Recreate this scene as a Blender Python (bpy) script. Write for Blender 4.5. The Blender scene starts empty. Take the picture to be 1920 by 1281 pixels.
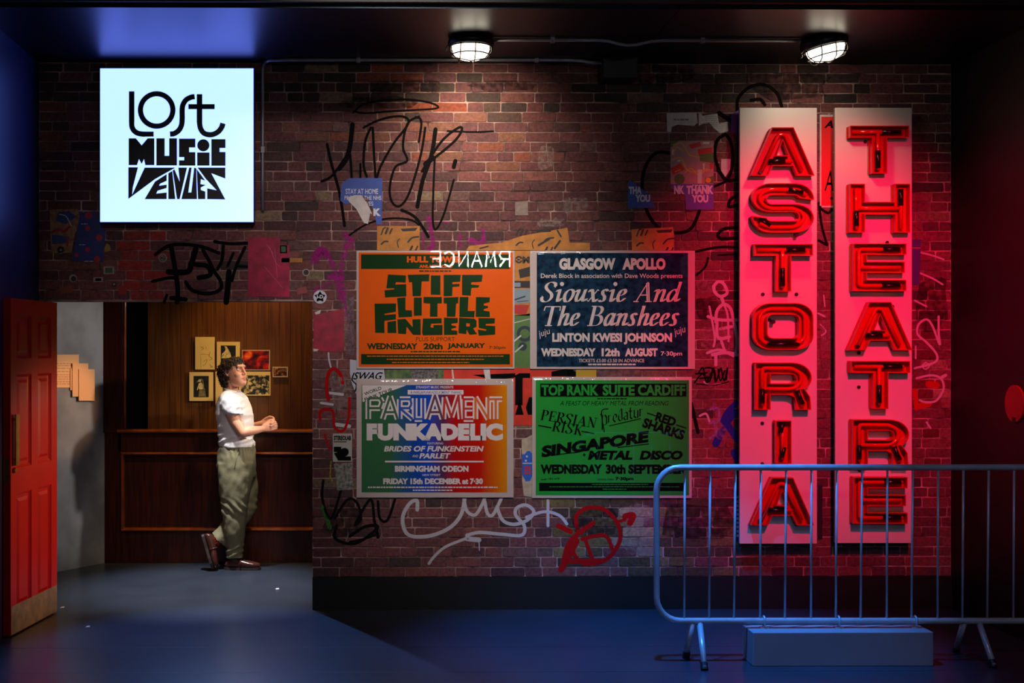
import bpy, bmesh, math, random
from mathutils import Vector, Matrix, noise, geometry
random.seed(7)
SC = bpy.context.scene
COL = SC.collection
# ------------------------------------------------------------------ camera
FOC = 2350.0                      # focal length in pixels of the 1920-wide frame
YAW = math.radians(0.6)
PPX, PPY = 739.6, 660.0           # principal point
CAM = Vector((0.0, -7.88, 1.62))
cd = bpy.data.cameras.new('camera')
cam = bpy.data.objects.new('camera', cd); COL.objects.link(cam)
cam.location = CAM
cam.rotation_euler = (math.pi / 2, 0, -YAW)
cd.sensor_width = 36.0
cd.lens = FOC / 1920 * 36
cd.shift_x = (960 - PPX) / 1920
cd.shift_y = (PPY - 640.5) / 1920
cd.clip_start = 0.05
SC.camera = cam
# ------------------------------------------------------------------ world, exposure
w = bpy.data.worlds.new('world'); SC.world = w; w.use_nodes = True
w.node_tree.nodes['Background'].inputs[0].default_value = (0.25, 0.35, 1.0, 1)
w.node_tree.nodes['Background'].inputs[1].default_value = 0.0015
vs = SC.view_settings
vs.view_transform = 'Standard'; vs.look = 'None'; vs.gamma = 1.0; vs.use_curve_mapping = False
vs.exposure = 0.0

# ------------------------------------------------------------------ lights
def aim(o, tgt):
    o.rotation_euler = (Vector(tgt) - o.location).to_track_quat('-Z', 'Y').to_euler()
def spot(name, loc, tgt, col, watt, size, blend=0.5, rad=0.05):
    l = bpy.data.lights.new(name, 'SPOT'); l.color = col; l.energy = watt
    l.spot_size = math.radians(size); l.spot_blend = blend; l.shadow_soft_size = rad
    o = bpy.data.objects.new(name, l); COL.objects.link(o); o.location = loc; aim(o, tgt); return o
def area(name, loc, tgt, col, watt, sx, sy):
    l = bpy.data.lights.new(name, 'AREA'); l.color = col; l.energy = watt
    l.shape = 'RECTANGLE'; l.size = sx; l.size_y = sy
    o = bpy.data.objects.new(name, l); COL.objects.link(o); o.location = loc; aim(o, tgt); return o
spot('red_spot', (2.75, -3.5, 3.75), (2.78, 0, 1.72), (1.0, 0.0, 0.08), 930, 42, 0.85, 0.05)
spot('blue_barrier_spot', (1.3, -1.75, 4.0), (1.55, -1.15, 0.0), (0.03, 0.27, 1.0), 1500, 46, 0.85, 0.06)
spot('poster_spot', (0.3, -3.6, 4.1), (0.45, 0, 1.55), (1.0, 0.90, 0.84), 260, 39, 0.95, 0.12)
spot('poster_spot', (1.6, -3.6, 4.1), (0.95, 0, 1.4), (1.0, 0.90, 0.86), 270, 30, 0.95, 0.12)
spot('brick_fill_spot', (0.1, -3.7, 4.1), (0.15, 0, 2.65), (1.0, 0.86, 0.80), 150, 40, 0.95, 0.12)  # added fill that lifts the upper bricks, not a fixture of the room
spot('lintel_fill_spot', (-1.1, -3.8, 3.9), (-1.15, 0, 2.0), (1.0, 0.8, 0.75), 60, 30, 0.9, 0.12)  # weak fill added to brighten the bricks over the doorway
spot('recess_warm_spot', (-0.9, 1.42, 3.05), (-0.98, 1.86, 1.7), (1.0, 0.60, 0.07), 130, 58, 0.95, 0.05)
spot('recess_key_spot', (-0.45, 0.45, 2.7), (-1.2, 1.45, 1.15), (1.0, 0.86, 0.68), 60, 36, 0.8, 0.05)
spot('recess_side_spot', (1.25, 0.86, 2.05), (-1.9, 1.42, 1.25), (1.0, 0.90, 0.80), 190, 36, 0.6, 0.05)
spot('recess_card_spot', (-0.2, 0.55, 2.7), (-2.25, 1.4, 1.27), (1.0, 0.50, 0.20), 150, 15, 0.7, 0.04)
spot('recess_blue_spot', (-1.12, 1.35, 2.9), (-0.85, -1.15, 0.0), (0.20, 0.40, 1.0), 560, 40, 0.5, 0.03)
spot('recess_floor_spot', (-1.15, 0.72, 3.05), (-1.15, 0.72, 0.0), (0.92, 0.95, 1.0), 950, 44, 0.9, 0.05)
spot('door_warm_spot', (0.9, 0.9, 1.5), (-2.05, -0.12, 0.75), (1.0, 0.52, 0.24), 260, 34, 0.9, 0.05)
spot('front_fill_spot', (2.4, -5.6, 4.2), (2.6, -1.0, 0.4), (0.45, 0.5, 1.0), 100, 40, 0.9, 0.15)

# ------------------------------------------------------------------ picture <-> place
FWD = Vector((math.sin(YAW), math.cos(YAW), 0)); RGT = Vector((math.cos(YAW), -math.sin(YAW), 0)); UP = Vector((0, 0, 1))
def ray(px, py):
    return FWD + RGT * ((px - PPX) / FOC) + UP * ((PPY - py) / FOC)
def P(px, py, Y=0.0):
    d = ray(px, py); return CAM + d * ((Y - CAM.y) / d.y)
def PZ(px, py, z=0.0):
    d = ray(px, py); return CAM + d * ((z - CAM.z) / d.z)
def PX_(px, py, X):
    d = ray(px, py); return CAM + d * ((X - CAM.x) / d.x)

# ------------------------------------------------------------------ materials
def lin(c):
    o = []
    for v in c[:3]:
        v = v / 255.0
        o.append(v / 12.92 if v <= 0.04045 else ((v + 0.055) / 1.055) ** 2.4)
    return (o[0], o[1], o[2], 1.0)
MATS = {}
def mat(name, c, rough=0.6, metal=0.0, var=0.0, scale=8.0, bump=0.0, bscale=40.0, spec=0.5, emit=None, estr=0.0, stretch=(1, 1, 1), c2=None, coat=0.0, tint=None):
    if name in MATS: return MATS[name]
    m = bpy.data.materials.new(name); m.use_nodes = True; nt = m.node_tree; b = nt.nodes['Principled BSDF']
    b.inputs['Roughness'].default_value = rough; b.inputs['Metallic'].default_value = metal
    b.inputs['Specular IOR Level'].default_value = spec
    b.inputs['Coat Weight'].default_value = coat
    if tint: b.inputs['Specular Tint'].default_value = tint + (1,)
    L = lin(c); b.inputs['Base Color'].default_value = L
    if var > 0 or c2 is not None or bump > 0:
        tc = nt.nodes.new('ShaderNodeTexCoord'); mp = nt.nodes.new('ShaderNodeMapping'); mp.inputs['Scale'].default_value = stretch
        nt.links.new(tc.outputs['Object'], mp.inputs['Vector'])
    if var > 0 or c2 is not None:
        n = nt.nodes.new('ShaderNodeTexNoise'); n.inputs['Scale'].default_value = scale; n.inputs['Detail'].default_value = 5
        nt.links.new(mp.outputs[0], n.inputs['Vector'])
        r = nt.nodes.new('ShaderNodeValToRGB'); r.color_ramp.elements[0].position = 0.33; r.color_ramp.elements[1].position = 0.67
        if c2 is not None:
            r.color_ramp.elements[0].color = L; r.color_ramp.elements[1].color = lin(c2)
        else:
            r.color_ramp.elements[0].color = tuple(x * (1 - var) for x in L[:3]) + (1,)
            r.color_ramp.elements[1].color = tuple(min(1, x * (1 + var)) for x in L[:3]) + (1,)
        nt.links.new(n.outputs['Fac'], r.inputs['Fac']); nt.links.new(r.outputs['Color'], b.inputs['Base Color'])
    if bump > 0:
        n2 = nt.nodes.new('ShaderNodeTexNoise'); n2.inputs['Scale'].default_value = bscale; n2.inputs['Detail'].default_value = 4
        nt.links.new(mp.outputs[0], n2.inputs['Vector'])
        bp = nt.nodes.new('ShaderNodeBump'); bp.inputs['Strength'].default_value = bump; bp.inputs['Distance'].default_value = 0.01
        nt.links.new(n2.outputs['Fac'], bp.inputs['Height']); nt.links.new(bp.outputs[0], b.inputs['Normal'])
    if emit is not None:
        b.inputs['Emission Color'].default_value = (emit[0], emit[1], emit[2], 1); b.inputs['Emission Strength'].default_value = estr
    MATS[name] = m; return m
def attr_mat(name, rough=0.7, scale=60, var=0.35, bump=0.4):
    m = bpy.data.materials.new(name); m.use_nodes = True; nt = m.node_tree; b = nt.nodes['Principled BSDF']
    a = nt.nodes.new('ShaderNodeAttribute'); a.attribute_name = 'Col'
    tc = nt.nodes.new('ShaderNodeTexCoord')
    n = nt.nodes.new('ShaderNodeTexNoise'); n.inputs['Scale'].default_value = scale; n.inputs['Detail'].default_value = 6
    nt.links.new(tc.outputs['Object'], n.inputs['Vector'])
    r = nt.nodes.new('ShaderNodeMapRange'); r.inputs['From Min'].default_value = 0.3; r.inputs['From Max'].default_value = 0.7
    r.inputs['To Min'].default_value = 1 - var; r.inputs['To Max'].default_value = 1 + var
    nt.links.new(n.outputs['Fac'], r.inputs['Value'])
    mx = nt.nodes.new('ShaderNodeVectorMath'); mx.operation = 'SCALE'
    nt.links.new(a.outputs['Color'], mx.inputs[0]); nt.links.new(r.outputs[0], mx.inputs['Scale'])
    nt.links.new(mx.outputs[0], b.inputs['Base Color'])
    bp = nt.nodes.new('ShaderNodeBump'); bp.inputs['Strength'].default_value = bump; bp.inputs['Distance'].default_value = 0.006
    nt.links.new(n.outputs['Fac'], bp.inputs['Height']); nt.links.new(bp.outputs[0], b.inputs['Normal'])
    b.inputs['Roughness'].default_value = rough; b.inputs['Specular IOR Level'].default_value = 0.35
    MATS[name] = m; return m
def smear_mat(name, c, cover=0.5, scale=60):
    m = bpy.data.materials.new(name); m.use_nodes = True; nt = m.node_tree; b = nt.nodes['Principled BSDF']
    b.inputs['Base Color'].default_value = lin(c); b.inputs['Roughness'].default_value = 0.85; b.inputs['Specular IOR Level'].default_value = 0.08
    tc = nt.nodes.new('ShaderNodeTexCoord'); n = nt.nodes.new('ShaderNodeTexNoise'); n.inputs['Scale'].default_value = scale; n.inputs['Detail'].default_value = 8; n.inputs['Roughness'].default_value = 0.7
    nt.links.new(tc.outputs['Object'], n.inputs['Vector'])
    r = nt.nodes.new('ShaderNodeMapRange'); r.inputs['From Min'].default_value = 0.57 - 0.45 * cover; r.inputs['From Max'].default_value = 0.77 - 0.45 * cover
    r.inputs['To Max'].default_value = min(1.0, cover + 0.2)
    nt.links.new(n.outputs['Fac'], r.inputs['Value']); nt.links.new(r.outputs[0], b.inputs['Alpha'])
    MATS[name] = m; return m
def clear_mat(name, tint=(1, 1, 1), rough=0.01, base=0.0):
    m = bpy.data.materials.new(name); m.use_nodes = True; nt = m.node_tree
    nt.nodes.remove(nt.nodes['Principled BSDF']); out = nt.nodes['Material Output']
    t = nt.nodes.new('ShaderNodeBsdfTransparent'); t.inputs[0].default_value = tint + (1,)
    g = nt.nodes.new('ShaderNodeBsdfGlossy'); g.inputs['Roughness'].default_value = rough
    f = nt.nodes.new('ShaderNodeFresnel'); f.inputs['IOR'].default_value = 1.5
    mx = nt.nodes.new('ShaderNodeMixShader')
    ge = nt.nodes.new('ShaderNodeNewGeometry'); mr = nt.nodes.new('ShaderNodeMapRange')      # same reflectance from either side of the film
    mr.inputs['To Min'].default_value = 1.5; mr.inputs['To Max'].default_value = 1 / 1.5
    nt.links.new(ge.outputs['Backfacing'], mr.inputs['Value']); nt.links.new(mr.outputs[0], f.inputs['IOR'])
    nt.links.new(f.outputs[0], mx.inputs[0]); nt.links.new(t.outputs[0], mx.inputs[1]); nt.links.new(g.outputs[0], mx.inputs[2])
    nt.links.new(mx.outputs[0], out.inputs['Surface'])
    MATS[name] = m; return m

# ------------------------------------------------------------------ object helpers
OFF = {}
def thing(name, label, cat, loc, group=None):
    o = bpy.data.objects.new(name, None); COL.objects.link(o); o.location = loc; o.empty_display_size = 0.05
    o['label'] = label; o['category'] = cat
    if group: o['group'] = group
    OFF[o] = Vector(loc); return o
def tag(o, label, cat, group=None):
    o['label'] = label; o['category'] = cat
    if group: o['group'] = group
    return o
class MB:
    def __init__(s): s.v = []; s.f = []; s.c = []; s.m = []
    def add(s, vs_, fs, col=None, mi=0):
        n = len(s.v); s.v += [Vector(p) for p in vs_]
        for f in fs: s.f.append(tuple(i + n for i in f)); s.c.append(col); s.m.append(mi)
        return s
    def box(s, a, b, col=None, mi=0):
        x0, y0, z0 = a; x1, y1, z1 = b
        return s.add([(x0, y0, z0), (x1, y0, z0), (x1, y1, z0), (x0, y1, z0), (x0, y0, z1), (x1, y0, z1), (x1, y1, z1), (x0, y1, z1)],
                     [(3, 2, 1, 0), (4, 5, 6, 7), (0, 1, 5, 4), (1, 2, 6, 5), (2, 3, 7, 6), (3, 0, 4, 7)], col, mi)
    def tube(s, pts, rad, n=10, closed=False, cap=True):
        pts = [Vector(p) for p in pts]; N = len(pts)
        rads = rad if isinstance(rad, (list, tuple)) else [rad] * N
        rings = []; prev = None
        for i, p in enumerate(pts):
            if closed: t = pts[(i + 1) % N] - pts[i - 1]
            else: t = pts[min(i + 1, N - 1)] - pts[max(i - 1, 0)]
            if t.length < 1e-9: t = Vector((0, 0, 1))
            t.normalize()
            if prev is None:
                u = t.orthogonal().normalized()
            else:
                u = prev - t * prev.dot(t)
                u = u.normalized() if u.length > 1e-6 else t.orthogonal().normalized()
            prev = u; v = t.cross(u)
            rings.append([p + (u * math.cos(2 * math.pi * k / n) + v * math.sin(2 * math.pi * k / n)) * rads[i] for k in range(n)])
        vs_ = [q for r in rings for q in r]; fs = []
        for i in range(N if closed else N - 1):
            a = i * n; b = ((i + 1) % N) * n
            for k in range(n): fs.append((a + k, a + (k + 1) % n, b + (k + 1) % n, b + k))
        if cap and not closed:
            fs.append(tuple(range(n - 1, -1, -1))); fs.append(tuple(range((N - 1) * n, N * n)))
        return s.add(vs_, fs)
    def limb(s, pts, rads, n=14):
        """tube with round ends"""
        pts = [Vector(p) for p in pts]
        d0 = (pts[0] - pts[1]).normalized(); d1 = (pts[-1] - pts[-2]).normalized()
        A = []; R = []
        for a in (80, 60, 35): A.append(pts[0] + d0 * rads[0] * math.sin(math.radians(a))); R.append(rads[0] * math.cos(math.radians(a)))
        A += pts; R += list(rads)
        for a in (35, 60, 80): A.append(pts[-1] + d1 * rads[-1] * math.sin(math.radians(a))); R.append(rads[-1] * math.cos(math.radians(a)))
        return s.tube(A, R, n)
    def loft(s, rings, n=20, pw=1.0):
        vs_ = []
        for c, u, v in rings:
            c = Vector(c); u = Vector(u); v = Vector(v)
            for k in range(n):
                a = 2 * math.pi * k / n; ca, sa = math.cos(a), math.sin(a)
                ca = math.copysign(abs(ca) ** pw, ca); sa = math.copysign(abs(sa) ** pw, sa)
                vs_.append(c + u * ca + v * sa)
        fs = []
        for i in range(len(rings) - 1):
            a = i * n; b = a + n
            for k in range(n): fs.append((a + k, a + (k + 1) % n, b + (k + 1) % n, b + k))
        fs.append(tuple(range(n - 1, -1, -1))); fs.append(tuple(range((len(rings) - 1) * n, len(rings) * n)))
        return s.add(vs_, fs)
    def ball(s, c, r, nu=14, nv=9, M=None):
        c = Vector(c); r = Vector(r) if not isinstance(r, (int, float)) else Vector((r, r, r))
        vs_ = []
        for j in range(1, nv):
            th = math.pi * j / nv
            for i in range(nu):
                ph = 2 * math.pi * i / nu
                q = Vector((r.x * math.sin(th) * math.cos(ph), r.y * math.sin(th) * math.sin(ph), r.z * math.cos(th)))
                vs_.append(c + (M @ q if M else q))
        t = Vector((0, 0, r.z)); vs_.append(c + (M @ t if M else t)); vs_.append(c - (M @ t if M else t))
        fs = []
        for j in range(nv - 2):
            for i in range(nu):
                a = j * nu + i; b = j * nu + (i + 1) % nu; fs.append((a, a + nu, b + nu, b))
        T = (nv - 1) * nu
        for i in range(nu):
            fs.append((T, i, (i + 1) % nu)); fs.append((T + 1, (nv - 2) * nu + (i + 1) % nu, (nv - 2) * nu + i))
        return s.add(vs_, fs)
    def poly(s, loops, fn, col=None, mi=0):
        """filled 2-D polygon with holes; loops are picture points, fn maps them into the place"""
        l3 = [[Vector((x, y, 0)) for x, y in l] for l in loops]
        flat = [p for l in l3 for p in l]
        tris = geometry.tessellate_polygon(l3)
        vv = [fn(p.x, p.y) for p in flat]; ff = []
        for t in tris:
            a, b, c = (vv[i] for i in t)
            nrm = (b - a).cross(c - a)
            ff.append(tuple(t) if nrm.y <= 0 else tuple(reversed(t)))
        return s.add(vv, ff, col, mi)
    def build(s, name, material, parent=None, smooth=False):
        me = bpy.data.meshes.new(name)
        if parent is not None: o_ = OFF[parent]
        elif s.v:
            lo = Vector((min(p.x for p in s.v), min(p.y for p in s.v), min(p.z for p in s.v)))
            hi = Vector((max(p.x for p in s.v), max(p.y for p in s.v), max(p.z for p in s.v)))
            o_ = (lo + hi) / 2; o_.z = lo.z
        else: o_ = Vector()
        me.from_pydata([p - o_ for p in s.v], [], s.f)
        ms = material if isinstance(material, (list, tuple)) else [material]
        for m in ms: me.materials.append(m)
        if len(ms) > 1: me.polygons.foreach_set('material_index', s.m)
        if any(c is not None for c in s.c):
            at = me.attributes.new('Col', 'FLOAT_COLOR', 'FACE')
            buf = []
            for c in s.c: buf += list(c if c is not None else (0.5, 0.5, 0.5, 1))
            at.data.foreach_set('color', buf)
        if smooth: me.polygons.foreach_set('use_smooth', [True] * len(me.polygons))
        me.update()
        o = bpy.data.objects.new(name, me); COL.objects.link(o)
        if parent is not None: o.parent = parent
        else: o.location = o_
        OFF[o] = o_
        return o
def struct(o): o['kind'] = 'structure'; return o
def bevel(o, wdt=0.004, seg=2):
    m = o.modifiers.new('bevel', 'BEVEL'); m.width = wdt; m.segments = seg; m.limit_method = 'ANGLE'; return o
def smooth_pts(pts, k=6, closed=False):
    pts = [Vector(p if len(p) == 3 else (p[0], p[1], 0)) for p in pts]
    if len(pts) < 3 and not closed: return pts
    out = []; n = len(pts)
    for i in range(n if closed else n - 1):
        if closed: p0, p1, p2, p3 = pts[i - 1], pts[i], pts[(i + 1) % n], pts[(i + 2) % n]
        else: p0, p1, p2, p3 = pts[max(i - 1, 0)], pts[i], pts[i + 1], pts[min(i + 2, n - 1)]
        for j in range(k):
            t = j / k
            out.append(0.5 * ((2 * p1) + (p2 - p0) * t + (2 * p0 - 5 * p1 + 4 * p2 - p3) * t * t + (3 * p1 - p0 - 3 * p2 + p3) * t ** 3))
    if not closed: out.append(pts[-1])
    return out
class Ink:
    """flat marks on a plane: strokes, polygons and lettering in picture coordinates"""
    def __init__(s, Y): s.mb = MB(); s.Y = Y; s.k = 0
    def fn(s, x, y):
        return P(x, y, s.Y - s.k * 1.5e-6)
    def stroke(s, pts, wd, sm=True, ang=None, taper=False, closed=False, k=6):
        q = smooth_pts(pts, k, closed) if sm else [Vector((p[0], p[1], 0)) for p in pts]
        if closed: q = q + [q[0]]
        n = len(q)
        for i in range(n - 1):
            s.k = (s.k + 1) % 200
            a, b = q[i], q[i + 1]; d = (b - a)
            if d.length < 1e-6: continue
            wa = wb = wd
            if taper:
                wa = wd * (0.35 + 0.65 * math.sin(math.pi * min(1, (i + 0.6) / n * 1.0)))
                wb = wd * (0.35 + 0.65 * math.sin(math.pi * min(1, (i + 1.6) / n * 1.0)))
            if ang is None:
                u = Vector((-d.y, d.x, 0)).normalized()
                s.quad([a - u * wa / 2, b - u * wb / 2, b + u * wb / 2, a + u * wa / 2])
            else:
                u = Vector((math.cos(ang), -math.sin(ang), 0))
                s.quad([a - u * wa / 2, b - u * wb / 2, b + u * wb / 2, a + u * wa / 2])
                u = Vector((-d.y, d.x, 0)).normalized() * 0.16
                s.quad([a - u * wa / 2, b - u * wb / 2, b + u * wb / 2, a + u * wa / 2])
            if ang is None and sm: s.disk(b.x, b.y, wb / 2, 8)
        if ang is None and sm: s.disk(q[0].x, q[0].y, (wd * 0.35 if taper else wd) / 2, 8)
        return s
    def quad(s, p):
        vv = [s.fn(a.x, a.y) for a in p]
        nrm = (vv[1] - vv[0]).cross(vv[2] - vv[0])
        s.mb.add(vv, [(0, 1, 2, 3) if nrm.y <= 0 else (3, 2, 1, 0)])
    def disk(s, x, y, r, n=20, ry=None):
        s.k = (s.k + 1) % 200
        ry = ry or r
        s.mb.poly([[(x + r * math.cos(2 * math.pi * i / n), y + ry * math.sin(2 * math.pi * i / n)) for i in range(n)]], s.fn); return s
    def ring(s, x, y, r, wd, n=40, ry=None):
        ry = ry or r
        o = [(x + (r + wd / 2) * math.cos(2 * math.pi * i / n), y + (ry + wd / 2) * math.sin(2 * math.pi * i / n)) for i in range(n)]
        h = [(x + (r - wd / 2) * math.cos(2 * math.pi * i / n), y + (ry - wd / 2) * math.sin(2 * math.pi * i / n)) for i in range(n)]
        s.mb.poly([o, h], s.fn); return s
    def poly(s, *loops): s.mb.poly(list(loops), s.fn); return s
    def rect(s, x0, y0, x1, y1): return s.poly([(x0, y0), (x1, y0), (x1, y1), (x0, y1)])
    def text(s, body, x0, y0, x1, y1, bold=0.0, shear=0.0, rot=0.0, space=1.0, mirror=False):
        vv, ff = text2d(body, bold, shear, space)
        xs = [v[0] for v in vv]; ys = [v[1] for v in vv]
        a, b, c, d = min(xs), max(xs), min(ys), max(ys)
        cx, cy = (x0 + x1) / 2, (y0 + y1) / 2; ca, sa = math.cos(math.radians(rot)), math.sin(math.radians(rot))
        q = []
        for v in vv:
            X = x0 + (v[0] - a) / (b - a) * (x1 - x0); Yp = y1 - (v[1] - c) / (d - c) * (y1 - y0)
            if mirror: X = x0 + x1 - X
            dx, dy = X - cx, Yp - cy
            q.append(s.fn(cx + dx * ca - dy * sa, cy + dx * sa + dy * ca))
        fl = []
        for f in ff:
            n = (q[f[1]] - q[f[0]]).cross(q[f[2]] - q[f[0]])
            fl.append(f if n.y <= 0 else tuple(reversed(f)))
        s.mb.add(q, fl); return s
    def fine(s, x0, x1, y, h, seed=0):
        """a row of print too small to read"""
        r = random.Random(seed); x = x0
        while x < x1:
            wd = r.uniform(3, 9); e = min(x + wd, x1)
            if e - x > 1: s.rect(x, y - h / 2, e, y + h / 2)
            x = e + 1.2
        return s
    def build(s, name, m, parent=None): return s.mb.build(name, m, parent)
_TXT = {}
def text2d(body, bold=0.0, shear=0.0, space=1.0):
    key = (body, bold, shear, space)
    if key not in _TXT:
        cu = bpy.data.curves.new('txt', 'FONT'); cu.body = body; cu.offset = bold; cu.shear = shear; cu.resolution_u = 3; cu.space_character = space
        cu.fill_mode = 'FRONT'
        ob = bpy.data.objects.new('txt', cu)
        me = ob.to_mesh()
        _TXT[key] = ([tuple(v.co) for v in me.vertices], [tuple(p.vertices) for p in me.polygons])
        ob.to_mesh_clear(); bpy.data.objects.remove(ob); bpy.data.curves.remove(cu)
    return _TXT[key]
def slab(name, loops, Yf, th, m, parent=None):
    """flat board with real thickness: picture outline at front depth Yf, th metres thick"""
    mb = MB(); fn = lambda x, y: P(x, y, Yf); mb.poly(loops, fn)
    for lp in loops:
        fr = [P(x, y, Yf) for x, y in lp]; bk = [p + Vector((0, th, 0)) for p in fr]; n = len(lp)
        mb.add(fr + bk, [(i, n + i, n + (i + 1) % n, (i + 1) % n) for i in range(n)])
    mb.add([P(x, y, Yf) + Vector((0, th, 0)) for x, y in loops[0]], [tuple(range(len(loops[0])))]) if len(loops) == 1 else None
    o = mb.build(name, m, parent); fixn(o); return o
def fixn(o):
    bm = bmesh.new(); bm.from_mesh(o.data); bmesh.ops.remove_doubles(bm, verts=bm.verts, dist=1e-5)
    bmesh.ops.recalc_face_normals(bm, faces=bm.faces); bm.to_mesh(o.data); bm.free()
def R4(x0, y0, x1, y1): return [(x0, y0), (x1, y0), (x1, y1), (x0, y1)]
# ================================================================== SETTING
CEIL = P(1000, 119.5, 0).z          # ceiling height
BASE = P(1000, 1081, 0).z         # top of the black baseboard
LINT = P(300, 565, 0).z           # underside of the lintel
JX = P(586, 800, 0).x             # right jamb of the opening
LX = -2.145; RX = P(1783, 600, 0).x
BACK = 1.76
M_floor = mat('floor_vinyl', (42, 47, 58), 0.29, var=0.12, scale=3, bump=0.06, bscale=25)
M_black = mat('black_paint', (16, 17, 22), 0.5)
M_navy = mat('navy_gloss_wall', (20, 32, 66), 0.36, bump=0.02, bscale=8)
M_side = mat('black_side_wall', (9, 8, 10), 0.5, bump=0.02, bscale=8)
M_ceil = mat('gloss_ceiling', (8, 10, 24), 0.36, spec=0.25, tint=(0.55, 0.8, 1.0))
M_mortar = mat('mortar', (188, 152, 144), 0.9, scale=7, c2=(58, 42, 42))
M_brick = attr_mat('brick')
M_base = mat('baseboard_black', (9, 9, 10), 0.55)
struct(MB().box((-4.5, -10.2, -0.08), (5.2, 4.2, 0)).build('floor', M_floor))
sm = MB()
for yp in (1215, 1262):
    a = PZ(300, yp).y
    sm.box((-2.1, a - 0.002, 0.0), (RX - 0.01, a + 0.002, 0.0006))
struct(sm.build('trim_1', mat('floor_seam', (22, 26, 38), 0.6)))
fr_y = PZ(900, 16, CEIL).y
struct(MB().box((LX - 0.1, fr_y, CEIL), (P(1185, 60, 0).x - 0.002, 0.0, CEIL + 0.06)).box((P(1185, 60, 0).x + 0.002, fr_y, CEIL), (RX + 0.1, 0.0, CEIL + 0.06)).build('ceiling', M_ceil))
struct(MB().box((LX - 0.1, fr_y - 0.05, CEIL + 0.02), (RX + 0.1, fr_y, CEIL + 1.4)).build('trim_2', M_black))
struct(MB().box((-4.5, -10.2, CEIL + 1.4), (5.2, fr_y, CEIL + 1.5)).build('ceiling_high', M_black))
struct(MB().box((LX - 0.12, -7.2, 0), (LX, 0.0, CEIL + 1.4)).build('wall_left', M_navy))
struct(MB().box((RX, -7.2, 0), (RX + 0.12, 0.16, CEIL + 1.4)).build('wall_right', M_side))
struct(MB().box((-4.5, -10.3, 0), (5.2, -10.2, CEIL + 1.4)).build('wall_front', M_black))
# brick wall with the opening
LJ = -2.1
wall = MB()
wall.box((JX, 0.0, 0), (RX, 0.14, CEIL)).box((LX - 0.1, 0.0, LINT), (JX, 0.14, CEIL)).box((LX - 0.1, 0.0, 0), (LJ, 0.14, LINT))
wall_back = struct(wall.build('wall_back', M_mortar))
bk = MB(); rb = random.Random(11)
ch = 0.0622; nrow = int((CEIL - 0.02 - BASE) / ch) + 1
pal = [((108, 60, 60), 6), ((101, 56, 57), 6), ((94, 53, 56), 5), ((114, 66, 62), 3), ((80, 48, 51), 2), ((100, 68, 65), 1.5), ((62, 44, 44), .8)]
def wall_px(X, z):
    return (X / 7.88 * FOC + 715, 660 - (z - 1.62) / 7.88 * FOC)
def brick_col(X, z):
    px, py = wall_px(X, z)
    t = sum(p[1] for p in pal); r = rb.uniform(0, t); c = pal[0][0]
    for p in pal:
        r -= p[1]
        if r <= 0: c = p[0]; break
    v = noise.noise(Vector((X * 1.1, z * 1.6, 3.3)))
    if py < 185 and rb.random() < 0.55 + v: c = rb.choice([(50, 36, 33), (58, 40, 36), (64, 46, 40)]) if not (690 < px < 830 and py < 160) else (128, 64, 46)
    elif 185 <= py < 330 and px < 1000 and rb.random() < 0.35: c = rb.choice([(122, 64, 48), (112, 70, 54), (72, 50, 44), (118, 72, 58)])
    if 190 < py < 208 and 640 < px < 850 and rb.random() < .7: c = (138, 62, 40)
    if rb.random() < 0.014: c = (122, 100, 78)
    if 1040 < px < 1400 and py > 930 and rb.random() < 0.75 + v: c = rb.choice([(96, 78, 46), (74, 58, 40), (112, 92, 60), (60, 46, 36)])
    if 1170 < px < 1230 and 945 < py < 1040: c = rb.choice([(150, 128, 104), (128, 112, 92)])
    if 240 < px < 300 and 440 < py < 560: c = rb.choice([(150, 40, 36), (128, 44, 40)])
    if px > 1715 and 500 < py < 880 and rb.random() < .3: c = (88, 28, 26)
    k = rb.uniform(0.86, 1.12) * (1 + 0.45 * v)
    L = lin(c); return (L[0] * k, L[1] * k, L[2] * k, 1)
def add_brick(x0, x1, z0, z1):
    if x1 - x0 < 0.012 or z1 - z0 < 0.01: return
    cx = (x0 + x1) / 2; c = brick_col(cx, (z0 + z1) / 2); j = lambda a=0.0022: rb.uniform(-a, a)
    k = 0.006; d = -0.0035
    f = []
    for (a, b) in ((x0, z0 + k), (x0 + k, z0), (x1 - k, z0), (x1, z0 + k), (x1, z1 - k), (x1 - k, z1), (x0 + k, z1), (x0, z1 - k)):
        f.append((a + j(), b + j()))
    m = [((x0 + x1) / 2, (z0 + z1) / 2)]
    fr = [(cx + (a - cx) * (1 - 0.004 / max(0.02, x1 - x0)), d, b + (0.003 if b < m[0][1] else -0.003)) for a, b in f]
    bkv = [(a, 0.001, b) for a, b in f]
    fs = [tuple(range(8))] + [(i, 8 + i, 8 + (i + 1) % 8, (i + 1) % 8) for i in range(8)]
    bk.add(fr + bkv, [tuple(reversed(x)) if i == 99 else x for i, x in enumerate(fs)], c)
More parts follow.
